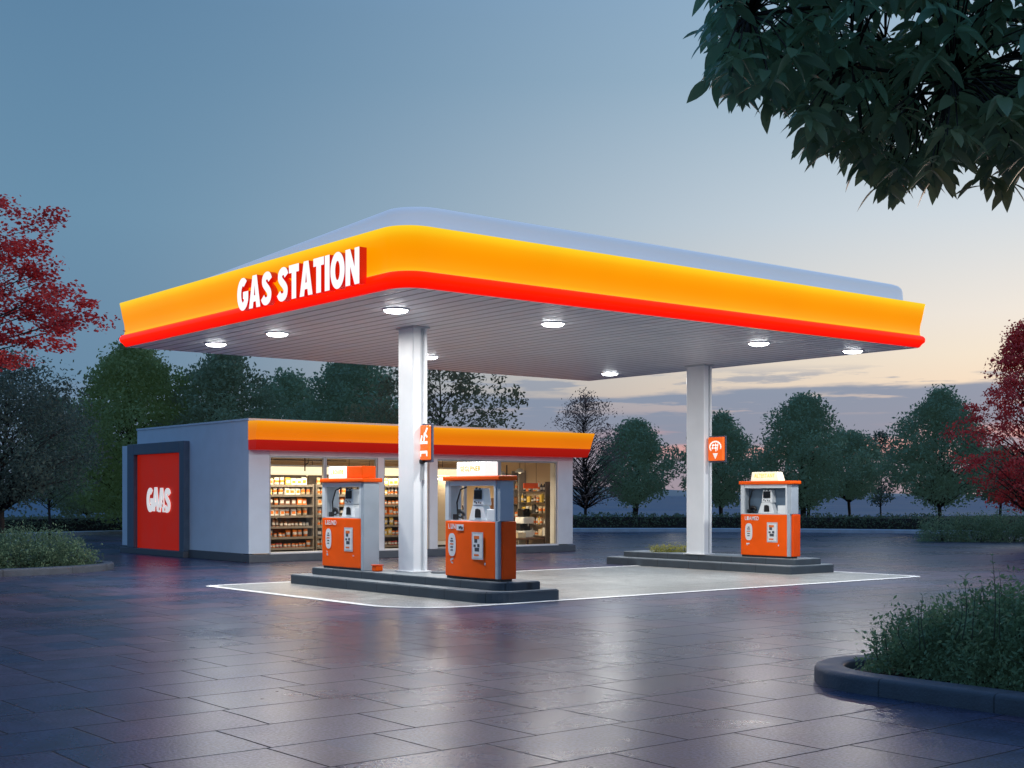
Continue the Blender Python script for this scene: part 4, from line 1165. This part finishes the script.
tree('broadleaf_tree', 'dark background tree left of the shop behind the hedge', 'tree', at(88, 70, 0), 6.0, 2.3, .8, 'oval', 260, 50, .22, LM['dark'], 18, BT, sig=.15)
# right side
tree('bare_tree', 'sparse brownish nearly bare tree right of the shop', 'tree', at(585, 68, 0), 6.9, 2.2, 1.3, 'oval', 460, 10, .12, LM['bare'], 21, BT, sig=.10, lumps=.35, trunk_r=.09)
tree('broadleaf_tree', 'rounded blue-green tree between the shop and the far column', 'tree', at(633, 72, 0), 5.6, 2.35, 1.45, 'egg', 330, 55, .19, LM['blue'], 22, BT, sig=.115, multi=3, trunk_r=.09, lumps=.36, gap=.15)
tree('broadleaf_tree', 'green tree standing behind the far column and its sign', 'tree', at(722, 74, 0), 6.0, 2.3, 1.45, 'egg', 300, 55, .2, LM['blue'], 23, BT, sig=.115, multi=2, trunk_r=.09, lumps=.36, gap=.15)
tree('broadleaf_tree', 'largest blue-green tree behind the far dispenser', 'tree', at(805, 71, 0), 6.75, 2.8, 1.4, 'egg', 420, 58, .2, LM['blue'], 24, BT, sig=.115, multi=3, trunk_r=.1, lumps=.36, gap=.15)
tree('broadleaf_tree', 'lower green tree at the right flank of the largest tree', 'tree', at(852, 75, 0), 5.1, 2.0, 1.7, 'dome', 260, 55, .2, LM['blue'], 25, BT, sig=.12, multi=2, trunk_r=.09, lumps=.36, gap=.15)
tree('broadleaf_tree', 'small see-through tree between the largest tree and the dark tree', 'tree', at(881, 84, 0), 5.6, 1.25, 1.2, 'oval', 110, 22, .19, LM['grey'], 26, BT, sig=.15, trunk_r=.06)
tree('broadleaf_tree', 'dark green oval tree beside the red tree on the right', 'tree', at(940, 66, 0), 6.7, 2.6, 1.4, 'egg', 400, 58, .19, LM['blue'], 27, BT, sig=.115, trunk_r=.11, lumps=.36, gap=.15)
tree('broadleaf_tree', 'low green tree half hidden behind the red tree on the right', 'tree', at(1000, 72, 0), 4.0, 2.0, 1.6, 'dome', 220, 50, .2, LM['dark'], 28, BT, sig=.14, trunk_r=.09)
# red trees
tree('red_maple', 'deep red maple at the right edge above the rounded hedge', 'tree', at(1030, 46, 0), 7.6, 2.55, 1.3, 'cone', 440, 52, .105, LM['red'], 31, 'red maples', sig=.085, flat=.45, trunk_r=.10, lumps=.45, asp=.6, gap=.25)
tree('red_maple', 'crimson maple reaching in from the left edge with layered fans of leaves', 'tree', at(-142, 20, 0), 6.6, 2.7, 3.65, 'dome', 640, 140, .068, LM['red'], 36, 'red maples', sig=.062, flat=.40, trunk_r=.12, lumps=.34, asp=.62, gap=.2, leafflat=.5)


def hedge(path, halfw, hgt, label, seed, n_per_m, leaf, mat_, group):
    """clipped hedge along a path: leaves through the outer shell, a solid dark core inside"""
    rng = np.random.default_rng(seed)
    pts = catmull(path, 6)
    c0 = pts[len(pts) // 2]
    t = empty('hedge', (c0.x, c0.y, 0), label, 'hedge', group)
    V_, T_ = [], []
    core = []
    for i, p in enumerate(pts):
        tg = (pts[min(i + 1, len(pts) - 1)] - pts[max(i - 1, 0)]).normalized(); nn = Vector((-tg.y, tg.x, 0))
        k = .72 + .05 * math.sin(i * 1.7)
        core.append([p - nn * halfw * k, p - nn * halfw * .62 + Vector((0, 0, hgt * .8)), p + nn * halfw * .62 + Vector((0, 0, hgt * .8)), p + nn * halfw * k])
        if i == len(pts) - 1: break
        q = pts[i + 1]; ln = (q - p).length; n = int(ln * n_per_m)
        s = rng.random(n); a = rng.random(n) * PI
        bump = 1 + .10 * np.sin(s * 7 + i * 2.1) + .08 * np.sin(i * 5.3 + a * 3)
        sup = lambda c, e: np.sign(c) * np.abs(c) ** e
        rad = (rng.random(n) ** .35)
        x = sup(np.cos(a), .5) * halfw * bump * rad; z = sup(np.sin(a), .5) * hgt * bump * rad
        pp = np.array([p.x, p.y, 0]) + np.outer(s, np.array([q.x - p.x, q.y - p.y, 0])) + np.outer(x, np.array([nn.x, nn.y, 0])); pp[:, 2] = np.maximum(.03, z)
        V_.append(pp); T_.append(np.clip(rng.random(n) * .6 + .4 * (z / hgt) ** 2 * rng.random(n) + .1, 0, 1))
    P = np.concatenate(V_) - np.array([c0.x, c0.y, 0]); T = np.concatenate(T_)
    V, F = leaf_set(rng, P, leaf, .5, .5)
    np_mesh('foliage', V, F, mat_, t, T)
    mb = MB(); mb.rings([[Vector((p.x - c0.x, p.y - c0.y, p.z)) for p in r] for r in core], 0, False, smooth=False)
    mb.build('stems', M['bark'], t)  # added solid dark core behind the leaves, not separate stems
    return t


HG = 'clipped hedges round the lot'
hedge([tuple(at(562, 63.5)), tuple(at(650, 64.2)), tuple(at(745, 63.8)), tuple(at(835, 62.4)), tuple(at(930, 59.5)), tuple(at(1040, 57))], .8, .78, 'long low dark hedge along the kerb right of the shop', 41, 620, .13, LM['hedge'], HG)
hedge([tuple(at(-120, 54.5)), tuple(at(-20, 57)), tuple(at(70, 60.5)), tuple(at(180, 64)), tuple(at(300, 67))], .7, .78, 'low dark hedge along the kerb left of the shop', 42, 520, .13, LM['hedge'], HG)


def bush(blobs, label, base, seed, per_area, leaf, mat_, sprigs=0, asp=.42, name='bush', group=None, cat='bush', twig=.3):
    """blobs: local (x, y, rx, ry, h) mounds"""
    rng = np.random.default_rng(seed); rnd = random.Random(seed)
    t = empty(name, base, label, cat, group)
    Ps, Ts = [], []
    mb = MB()
    for (x, y, rx, ry, hgt) in blobs:
        n = int(per_area * rx * ry)
        cl = int(max(25, n / 26))
        th = rng.random(cl) * 2 * PI; ph = np.arccos(rng.random(cl)) 
        rad = rng.random(cl) ** .33
        cx = x + rx * np.sin(ph) * np.cos(th) * rad; cy = y + ry * np.sin(ph) * np.sin(th) * rad; cz = hgt * np.cos(ph) ** .8 * rad * (1 + .12 * np.sin(4 * th))
        for i in range(cl):
            k = int(26 * rnd.uniform(.5, 1.5)); sg = leaf * rnd.uniform(1.0, 2.0)
            off = rng.normal(size=(k, 3)) * sg
            P = np.array([cx[i], cy[i], cz[i]]) + off; P[:, 2] = np.maximum(.02, P[:, 2])
            Ps.append(P); ct = rnd.random()
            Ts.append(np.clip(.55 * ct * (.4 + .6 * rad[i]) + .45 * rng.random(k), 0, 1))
            if i % 4 == 0:
                mb.tube([(x + (cx[i] - x) * .3, y + (cy[i] - y) * .3, 0), (x + (cx[i] - x) * .6, y + (cy[i] - y) * .6, cz[i] * .55), (cx[i], cy[i], cz[i])], [.010, .007, .003], 4)
    P = np.concatenate(Ps); T = np.concatenate(Ts)
    V, F = leaf_set(rng, P, leaf, asp, .5)
    return t, mb, V, F, T, rng, rnd


def sprig(rng, rnd, mb, base, tip, n, leaf, asp=.36):
    """upright shoot with paired leaves"""
    base, tip = Vector(base), Vector(tip); bend = Vector((rnd.uniform(-.05, .05), rnd.uniform(-.05, .05), 0))
    pts = [base.lerp(tip, k / 5) + bend * math.sin(PI * k / 5) for k in range(6)]
    mb.tube(pts, [.006, .0055, .005, .004, .003, .002], 5)
    V = []
    for k in range(n):
        q = .25 + .75 * k / max(1, n - 1)
        i = min(4, int(q * 5)); p = pts[i].lerp(pts[i + 1], q * 5 - i)
        for s in (0, 1):
            an = k * 2.4 + s * PI + rnd.uniform(-.3, .3)
            d = Vector((math.cos(an), math.sin(an), rnd.uniform(.5, 1.1))).normalized()
            L_ = leaf * (1.1 - .5 * q) * rnd.uniform(.8, 1.2)
            w = d.cross(Vector((0, 0, 1))).normalized() * L_ * asp * .5
            V += [p, p + d * L_ * .5 + w, p + d * L_ - Vector((0, 0, L_ * .12)), p + d * L_ * .5 - w]
    V = np.array([tuple(v) for v in V]); return V, np.arange(len(V)).reshape(-1, 4)


def finish_bush(pack, mat_, extra=()):
    t, mb, V, F, T, rng, rnd = pack
    Vs, Fs, Ts, b = [V], [F], [T], len(V)
    for v, f in extra:
        Vs.append(v); Fs.append(f + b); Ts.append(rng.random(len(f)) * .5 + .3); b += len(v)
    mb.build('stems', M['stem'], t)
    np_mesh('foliage', np.concatenate(Vs), np.concatenate(Fs), mat_, t, np.concatenate(Ts))
    return t


# left planter
def planter(poly_out, label, hk, kw=.24):
    cx = sum(p[0] for p in poly_out) / len(poly_out); cy = sum(p[1] for p in poly_out) / len(poly_out)
    t = empty('kerbed_bed', (cx, cy, 0), label, 'planting bed', 'kerbed planting beds')
    P = [Vector((p[0], p[1], 0)) for p in poly_out]; n = len(P)
    nin = []
    for i in range(n):
        tg = (P[(i + 1) % n] - P[i - 1]).normalized(); nin.append(Vector((-tg.y, tg.x, 0)))
    prof = [(0, -.01), (0, hk - .045), (.002, hk - .03), (.010, hk - .010), (.030, hk), (.045, hk + .001), (kw - .04, hk + .001), (kw - .015, hk), (kw, hk - .015), (kw, hk - .03), (kw, .02)]
    mb = MB()
    rs = [[(P[i] + nin[i] * a + Vector((-cx, -cy, z))) for i in range(n)] for a, z in prof]
    mb.rings(rs, 0, True)
    mb.build('kerb_ring', M['kerbstone'], t)
    mb = MB(); mb.face([P[i] + nin[i] * (kw - .01) + Vector((-cx, -cy, hk - .07)) for i in range(n)]); mb.build('soil_fill', M['soil'], t)
    return t


pl = [(8.8 + 3.15 * math.cos(a) * (1 if math.cos(a) > 0 else 2.2), 29.7 + 1.75 * math.sin(a)) for a in [2 * PI * k / 48 for k in range(48)]]
planter(pl, 'low rounded kerbed bed at the left edge, holding one bush', .16, .22)
LB = at(36, 29.4, .1)
pk = bush([(0, 0, 1.2, .95, .84), (.62, -.2, .75, .7, .62), (-.7, .2, 1.0, .8, .8)], 'low rounded grey-green bush in the left kerbed bed', (LB.x, LB.y, .1), 51, 6500, .06, LM['bush'])
finish_bush(pk, LM['bush'])
# right rounded hedge mound
RB = at(985, 48.5, 0)
mounds = [(-1.55 * RT.x, -1.55 * RT.y, 1.0, 1.0, .85), (-.4 * RT.x, -.4 * RT.y, 1.2, 1.0, .98), (.9 * RT.x, .9 * RT.y, 1.2, 1.1, 1.02), (2.3 * RT.x, 2.3 * RT.y, 1.3, 1.1, 1.0)]
pk = bush(mounds, 'rounded mound of green hedge below the red maple on the right', (RB.x, RB.y, 0), 52, 3200, .085, LM['bush'], cat='hedge')
finish_bush(pk, LM['bush'])

# right foreground bed
n = 14
pl = [(10.35 + .98 * math.cos(a), 6.9 + 1.0 * math.sin(a)) for a in [PI * k / n for k in range(n + 1)]]
pl = pl + [(9.37, 5.6), (9.37, 4.2), (9.37, 2.6), (9.37, 0.5), (9.5, -1.2), (10.35, -1.7), (11.2, -1.2), (11.33, .5), (11.33, 2.6), (11.33, 4.2), (11.33, 5.6)]
planter(pl, 'raised kerbed bed with rounded end at the right foreground', .155, .26)
SB = Vector((10.45, 5.6, .1))
blobs = [(.0, 1.28, .55, .55, .52), (.05, .6, .72, .75, .74), (.05, -.15, .78, .85, .88), (.05, -.95, .78, .85, .9), (.05, -1.9, .78, .85, .85)]
pk = bush(blobs, 'dense dark leafy shrub with upright shoots in the right foreground bed', tuple(SB), 53, 30000, .052, LM['shrub'], name='shrub', cat='shrub')
t_, mb_, V_, F_, T_, rng_, rnd_ = pk
ex = []
def shoot(px, d, ytop, n, leaf, ybase):
    a = at(px, d, zat(ybase, d)) - SB; b = at(px + rnd_.uniform(-4, 4), d, zat(ytop, d)) - SB
    ex.append(sprig(rng_, rnd_, mb_, a, b, n, leaf))
shoot(994, 10.6, 556, 9, .075, 640); shoot(1000, 10.7, 585, 7, .07, 640)
shoot(962, 10.5, 578, 6, .12, 640); shoot(955, 10.9, 588, 6, .08, 640); shoot(972, 10.6, 592, 6, .08, 640)
shoot(926, 11.2, 596, 6, .08, 650); shoot(920, 11.3, 602, 6, .07, 650); shoot(905, 11.5, 612, 6, .06, 650); shoot(888, 11.7, 624, 6, .055, 655); shoot(878, 11.8, 636, 5, .05, 660)
for k in range(34):
    a = rnd_.uniform(0, 2 * PI); y = rnd_.uniform(-2.2, 1.6); r = rnd_.uniform(.0, .62)
    tz = .5 + .45 * (1 - r / .8) - (.28 if y > .9 else 0)
    bx, by = .08 + r * math.cos(a) * .8, y
    ex.append(sprig(rng_, rnd_, mb_, (bx * .8, by, .2), (bx * 1.15, by + rnd_.uniform(-.1, .1), tz + rnd_.uniform(-.04, .10)), rnd_.randint(5, 8), rnd_.uniform(.045, .075)))
finish_bush(pk, LM['shrub'], ex)
pk = bush([(0, .8, .7, .8, .7), (0, -.1, .7, .8, .75), (0, -1.0, .7, .8, .68)], 'second dark leafy shrub farther along the right bed, outside the frame', (10.42, 1.0, .1), 54, 6000, .05, LM['shrub'], name='shrub', cat='shrub')
finish_bush(pk, LM['shrub'])

# flowering clump on the far island
IP = at(671, 31.9, .30)
pk = bush([(RT.x * .33 * s, RT.y * .33 * s, .20, .20, .17) for s in (-1, -.33, .33, 1)], 'low yellow-green grass clump on the far island left of the column', tuple(IP), 55, 14000, .035, LM['yellow'], name='grass_clump', cat='plant')
finish_bush(pk, LM['yellow'])

# ------------------------------------------------------------------ overhanging tree, trunk standing in the right bed
def overhang():
    rnd = random.Random(77); rng = np.random.default_rng(77)
    base = Vector((10.3, 3.0, .1))
    t = empty('overhanging_tree', base, 'dark large-leaved tree branch hanging into the upper right corner', 'tree')
    mb = MB()
    tp = [Vector((0, 0, 0)), Vector((.05, .02, 1.2)), Vector((-.05, .1, 2.4)), Vector((.0, .15, 3.6)), Vector((.1, .1, 5.0))]
    mb.tube(tp, [.15, .12, .11, .09, .03], 10)
    # lower outline of the foliage as seen along the bough: bearing -> lowest row
    low = [(686, 30), (700, 62), (722, 92), (748, 104), (775, 118), (800, 128), (815, 148), (835, 166), (862, 186), (880, 205), (905, 196), (940, 188), (985, 186), (1030, 186), (1120, 170), (1250, 120)]
    def lowy(px):
        if px <= low[0][0]: return low[0][1]
        for (a, b), (c, d) in zip(low[:-1], low[1:]):
            if a <= px <= c: return b + (d - b) * (px - a) / (c - a)
        return 120
    tips = []
    for k in range(1350):
        px = 712 + 510 * rnd.random() ** .85
        ly = lowy(px) - 34 - 14 * math.sin(px * .06) - 10 * math.sin(px * .151 + 1)
        top = -230 + max(0, (760 - px)) * 2.2
        y = ly - (ly - top) * rnd.random() ** 1.35
        d = 6.9 + rnd.uniform(-1.0, 1.2)
        if math.sin(px * .047 + y * .02) * math.sin(y * .061 - px * .013 + 2) > .62 and rnd.random() < .8: continue
        tips.append(at(px, d, zat(y, d)) - base)
    # sprays along the outline, so that leaves hang clear against the sky
    for k in range(75):
        px = 716 + 420 * rnd.random(); d = 6.9 + rnd.uniform(-.4, .5)
        y = lowy(px) - rnd.uniform(22, 46); tips.append(at(px, d, zat(y, d)) - base)
    for (px, y) in ((716, 74), (738, 86), (768, 100), (884, 186), (898, 182), (985, 180), (1010, 178), (832, 140), (812, 138), (940, 172)):
        d = 6.8; tips.append(at(px, d, zat(y, d)) - base)
    for k in range(620):
        v = Vector((rnd.gauss(0, 1), rnd.gauss(0, 1), rnd.gauss(0, 1))).normalized() * (.35 + .65 * rnd.random())
        q = Vector((.05 + v.x * 1.9, .2 + v.y * 1.9, 4.5 + v.z * 1.25))
        w_ = q + base; d_ = w_.dot(FW); px_ = 512 + FPX * w_.dot(RT) / max(.5, d_)
        if px_ < 1060: continue
        tips.append(q)
    boughs = []
    for k in range(14):
        a = tp[2].lerp(tp[4], .15 + .85 * k / 14); an = k * 2.4; e = Vector((.05 + 1.5 * math.cos(an), .2 + 1.5 * math.sin(an), a.z + .5 + .4 * rnd.random()))
        m = a.lerp(e, .5) + Vector((0, 0, .22)); mb.tube([a, a.lerp(m, .5) + Vector((0, 0, .05)), m, e], [.05, .04, .026, .008], 6); boughs += [m, m.lerp(e, .5), e]
    for k in range(16):
        px = 715 + k * 34; d = 6.4 + 1.4 * rnd.random(); y = lowy(px) - 75 - rnd.uniform(0, 120)
        e = at(px, d, zat(y, d)) - base; a = tp[2].lerp(tp[4], .25 + .7 * rnd.random())
        m = a.lerp(e, .5) + Vector((rnd.uniform(-.2, .2), rnd.uniform(-.2, .2), .3)); pts = [a, a.lerp(m, .5) + Vector((rnd.uniform(-.1, .1), rnd.uniform(-.1, .1), .22)), m, m.lerp(e, .5) + Vector((0, 0, .08)), e]
        mb.tube(pts, [.045, .036, .026, .017, .008], 6); boughs += [pts[2].lerp(pts[3], .5), pts[3], pts[3].lerp(pts[4], .5), pts[4], pts[2]]
    O, Dr, Ln, Tn = [], [], [], []
    for p in tips:
        b = min(boughs, key=lambda q: (q - p).length)
        if (b - p).length < 1.3: mb.tube([b, b.lerp(p, .5) + Vector((0, 0, .05)), p], [.007, .005, .003], 4)
        nl = rnd.randint(5, 8); a0 = rnd.uniform(0, 6.3); ct = rnd.random()
        for j in range(nl):
            a = a0 + 2 * PI * j / nl + rnd.uniform(-.3, .3)
            Dr.append((math.cos(a), math.sin(a), rnd.uniform(-.9, .05))); O.append(tuple(p + Vector((rnd.uniform(-.02, .02), rnd.uniform(-.02, .02), rnd.uniform(-.03, .03)))))
            Ln.append(rnd.uniform(.085, .155)); Tn.append(min(1, max(0, (p.z + base.z - 2.9) / 1.0)) * .7 + .18 * ct + .12 * rnd.random())  # lower leaves tinted olive, painting in warm sky light from beneath
    O = np.array(O); Dr = np.array(Dr); Dr /= np.linalg.norm(Dr, axis=1, keepdims=True); Ln = np.array(Ln)[:, None]; Tn = np.array(Tn)
    n = len(O)
    side = np.cross(Dr, np.array([0, 0, 1.0])); side /= np.linalg.norm(side, axis=1, keepdims=True) + 1e-9
    nrm = np.cross(side, Dr)
    roll = rng.normal(size=(n, 1)) * .5
    side, nrm = side * np.cos(roll) + nrm * np.sin(roll), nrm * np.cos(roll) - side * np.sin(roll)
    ts = [0, .12, .3, .5, .7, .87, 1]; wd = [.02, .13, .205, .22, .18, .09, .0]
    V = np.empty((n, len(ts), 3, 3))
    droop = rng.uniform(.15, .5, (n, 1))
    for i, (q, w) in enumerate(zip(ts, wd)):
        mid = O + Dr * Ln * (.12 + q) + np.array([0, 0, -1.0]) * Ln * droop * q * q
        V[:, i, 1] = mid
        V[:, i, 0] = mid + side * Ln * w + nrm * Ln * w * .25
        V[:, i, 2] = mid - side * Ln * w + nrm * Ln * w * .25
    idx = np.arange(n * len(ts) * 3).reshape(n, len(ts), 3)
    F = []
    for i in range(len(ts) - 1):
        for c in (0, 1):
            F.append(np.stack([idx[:, i, c], idx[:, i, c + 1], idx[:, i + 1, c + 1], idx[:, i + 1, c]], axis=1))
    Fa = np.concatenate(F); Ta = np.tile(Tn, len(F))
    mb.build('trunk', M['bark'], t)
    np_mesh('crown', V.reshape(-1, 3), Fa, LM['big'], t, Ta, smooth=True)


overhang()

# ------------------------------------------------------------------ sky and light
w = bpy.data.worlds.new('World'); scene.world = w; w.use_nodes = True
N, L = w.node_tree.nodes, w.node_tree.links
bg = N['Background']
tc = N.new('ShaderNodeTexCoord')
nrmz = N.new('ShaderNodeVectorMath'); nrmz.operation = 'NORMALIZE'; L.new(tc.outputs['Generated'], nrmz.inputs[0])
sep = N.new('ShaderNodeSeparateXYZ'); L.new(nrmz.outputs[0], sep.inputs[0])
dot = N.new('ShaderNodeVectorMath'); dot.operation = 'DOT_PRODUCT'; dot.inputs[1].default_value = tuple(RT); L.new(nrmz.outputs[0], dot.inputs[0])
dotf = N.new('ShaderNodeVectorMath'); dotf.operation = 'DOT_PRODUCT'; dotf.inputs[1].default_value = tuple(FW); L.new(nrmz.outputs[0], dotf.inputs[0])


def mrange(src, a, b, c, d, smooth=True):
    r = N.new('ShaderNodeMapRange'); r.inputs[1].default_value = a; r.inputs[2].default_value = b; r.inputs[3].default_value = c; r.inputs[4].default_value = d
    r.interpolation_type = 'SMOOTHSTEP' if smooth else 'LINEAR'; r.clamp = True
    L.new(src, r.inputs[0]); return r.outputs[0]


def math2(op, a, b=None, c=None):
    m = N.new('ShaderNodeMath'); m.operation = op
    for i, x in enumerate((a, b, c)):
        if x is None: continue
        if isinstance(x, (int, float)): m.inputs[i].default_value = x
        else: L.new(x, m.inputs[i])
    return m.outputs[0]


def mixc(f, a, b):
    m = N.new('ShaderNodeMix'); m.data_type = 'RGBA'
    if isinstance(f, (int, float)): m.inputs[0].default_value = f
    else: L.new(f, m.inputs[0])
    for k, x in ((6, a), (7, b)):
        if isinstance(x, tuple): m.inputs[k].default_value = x
        else: L.new(x, m.inputs[k])
    return m.outputs[2]


e = sep.outputs['Z']
rl = ramp(N, [(0, srgb(96, 122, 150)), (.08, srgb(100, 134, 163)), (.2, srgb(104, 142, 170)), (.34, srgb(92, 130, 162)), (.6, srgb(98, 146, 204)), (1, srgb(96, 146, 212))])
rr = ramp(N, [(0, srgb(214, 168, 164)), (.045, srgb(228, 180, 168)), (.078, srgb(246, 222, 196)), (.1, srgb(244, 229, 208)), (.13, srgb(238, 230, 220)), (.2, srgb(208, 218, 226)), (.30, srgb(166, 191, 210)), (.5, srgb(124, 166, 208)), (1, srgb(98, 148, 214))])
L.new(e, rl.inputs[0]); L.new(e, rr.inputs[0])
wr = mrange(dot.outputs['Value'], -.34, .42, 0, 1)
# behind the viewer the sky stays blue
back = mrange(dotf.outputs['Value'], -.5, .3, .25, 1)
wr2 = math2('MULTIPLY', wr, back)
base = mixc(wr2, rl.outputs[0], rr.outputs[0])
# cloud bank low over the horizon, long thin streaks above it
vec = N.new('ShaderNodeCombineXYZ')
L.new(math2('MULTIPLY', dot.outputs['Value'], 5.0), vec.inputs[0]); L.new(math2('MULTIPLY', e, 46.0), vec.inputs[1]); L.new(math2('MULTIPLY', dotf.outputs['Value'], 2.0), vec.inputs[2])
n1 = N.new('ShaderNodeTexNoise'); n1.inputs['Scale'].default_value = .75; n1.inputs['Detail'].default_value = 7; n1.inputs['Roughness'].default_value = .6; L.new(vec.outputs[0], n1.inputs['Vector'])
n2 = N.new('ShaderNodeTexNoise'); n2.inputs['Scale'].default_value = 1.7; n2.inputs['Detail'].default_value = 8; n2.inputs['Roughness'].default_value = .62; L.new(vec.outputs[0], n2.inputs['Vector'])
vec3 = N.new('ShaderNodeVectorMath'); vec3.operation = 'ADD'; vec3.inputs[1].default_value = (3.1, 7.3, 1.7); L.new(vec.outputs[0], vec3.inputs[0])
n3 = N.new('ShaderNodeTexNoise'); n3.inputs['Scale'].default_value = 1.05; n3.inputs['Detail'].default_value = 6; L.new(vec3.outputs[0], n3.inputs['Vector'])
edgee = math2('ADD', e, math2('MULTIPLY', math2('SUBTRACT', n1.outputs['Fac'], .5), .045))
bank = mrange(edgee, .074, .080, 1, 0)
gapm = math2('MULTIPLY', mrange(n2.outputs['Fac'], .52, .60, 0, 1), math2('MULTIPLY', mrange(e, .058, .064, 0, 1), mrange(e, .078, .072, 0, 1)))
bank = math2('MULTIPLY', bank, math2('SUBTRACT', 1.0, math2('MULTIPLY', gapm, .5)))
st = math2('MULTIPLY', mrange(n2.outputs['Fac'], .52, .60, 0, 1), math2('MULTIPLY', mrange(e, .074, .08, 0, 1), mrange(e, .098, .086, 0, 1)))
cl = math2('MAXIMUM', bank, math2('MULTIPLY', st, .7))
cl = math2('MULTIPLY', cl, mrange(dot.outputs['Value'], -.22, .0, .25, .95))
ccol = ramp(N, [(0, srgb(158, 146, 158)), (.025, srgb(146, 146, 163)), (.045, srgb(131, 143, 165)), (.075, srgb(126, 142, 167)), (.1, srgb(136, 150, 172))])
L.new(e, ccol.inputs[0])
pinkm = math2('MULTIPLY', mrange(n3.outputs['Fac'], .47, .56, 0, 1), math2('MULTIPLY', mrange(e, .022, .034, 0, 1), mrange(e, .054, .044, 0, 1)))
pinkm = math2('MULTIPLY', pinkm, mrange(dot.outputs['Value'], .02, .16, 0, .85))
ccol2 = mixc(pinkm, ccol.outputs[0], srgb(226, 164, 158))
sky = mixc(cl, base, ccol2)
# the physical sky adds a little of its own gradient
ns = N.new('ShaderNodeTexSky'); ns.sky_type = 'NISHITA'; ns.sun_disc = False
SUN_EL, SUN_AZ = R(2.0), math.atan2(FW.x * math.cos(R(38)) + RT.x * math.sin(R(38)), FW.y * math.cos(R(38)) + RT.y * math.sin(R(38)))
ns.sun_elevation = SUN_EL; ns.sun_rotation = SUN_AZ
sc = N.new('ShaderNodeVectorMath'); sc.operation = 'SCALE'; sc.inputs['Scale'].default_value = .006; L.new(ns.outputs[0], sc.inputs[0])
ad = N.new('ShaderNodeVectorMath'); ad.operation = 'ADD'; L.new(sky, ad.inputs[0]); L.new(sc.outputs[0], ad.inputs[1])
# below the horizon: dark ground
fin = mixc(mrange(e, -.02, .0, 0, 1), srgb(40, 48, 60), ad.outputs[0])
L.new(fin, bg.inputs['Color']); bg.inputs['Strength'].default_value = 1.0

sd = bpy.data.lights.new('sun', 'SUN'); sd.energy = .35; sd.angle = R(12); sd.color = (1, .72, .58)
so = bpy.data.objects.new('sun', sd); C.objects.link(so)
dirv = Vector((math.sin(SUN_AZ) * math.cos(R(4)), math.cos(SUN_AZ) * math.cos(R(4)), math.sin(R(4))))
so.rotation_euler = dirv.to_track_quat('Z', 'Y').to_euler()

# ------------------------------------------------------------------ camera and render
cd = bpy.data.cameras.new('camera'); cam = bpy.data.objects.new('camera', cd); C.objects.link(cam)
cam.location = (0, 0, EYE); cam.rotation_euler = (R(90), 0, -math.atan2(FW.x, FW.y))
cd.sensor_width = 36; cd.lens = FPX / 1024 * 36; cd.shift_y = (HZ - 384) / 1024; cd.clip_start = .1; cd.clip_end = 8000
scene.camera = cam
scene.view_settings.view_transform = 'Standard'; scene.view_settings.look = 'None'; scene.view_settings.exposure = 0; scene.view_settings.gamma = 1
scene.cycles.use_denoising = True
scene.cycles.sample_clamp_indirect = 4
scene.cycles.max_bounces = 8; scene.cycles.transparent_max_bounces = 12
scene.render.film_transparent = False
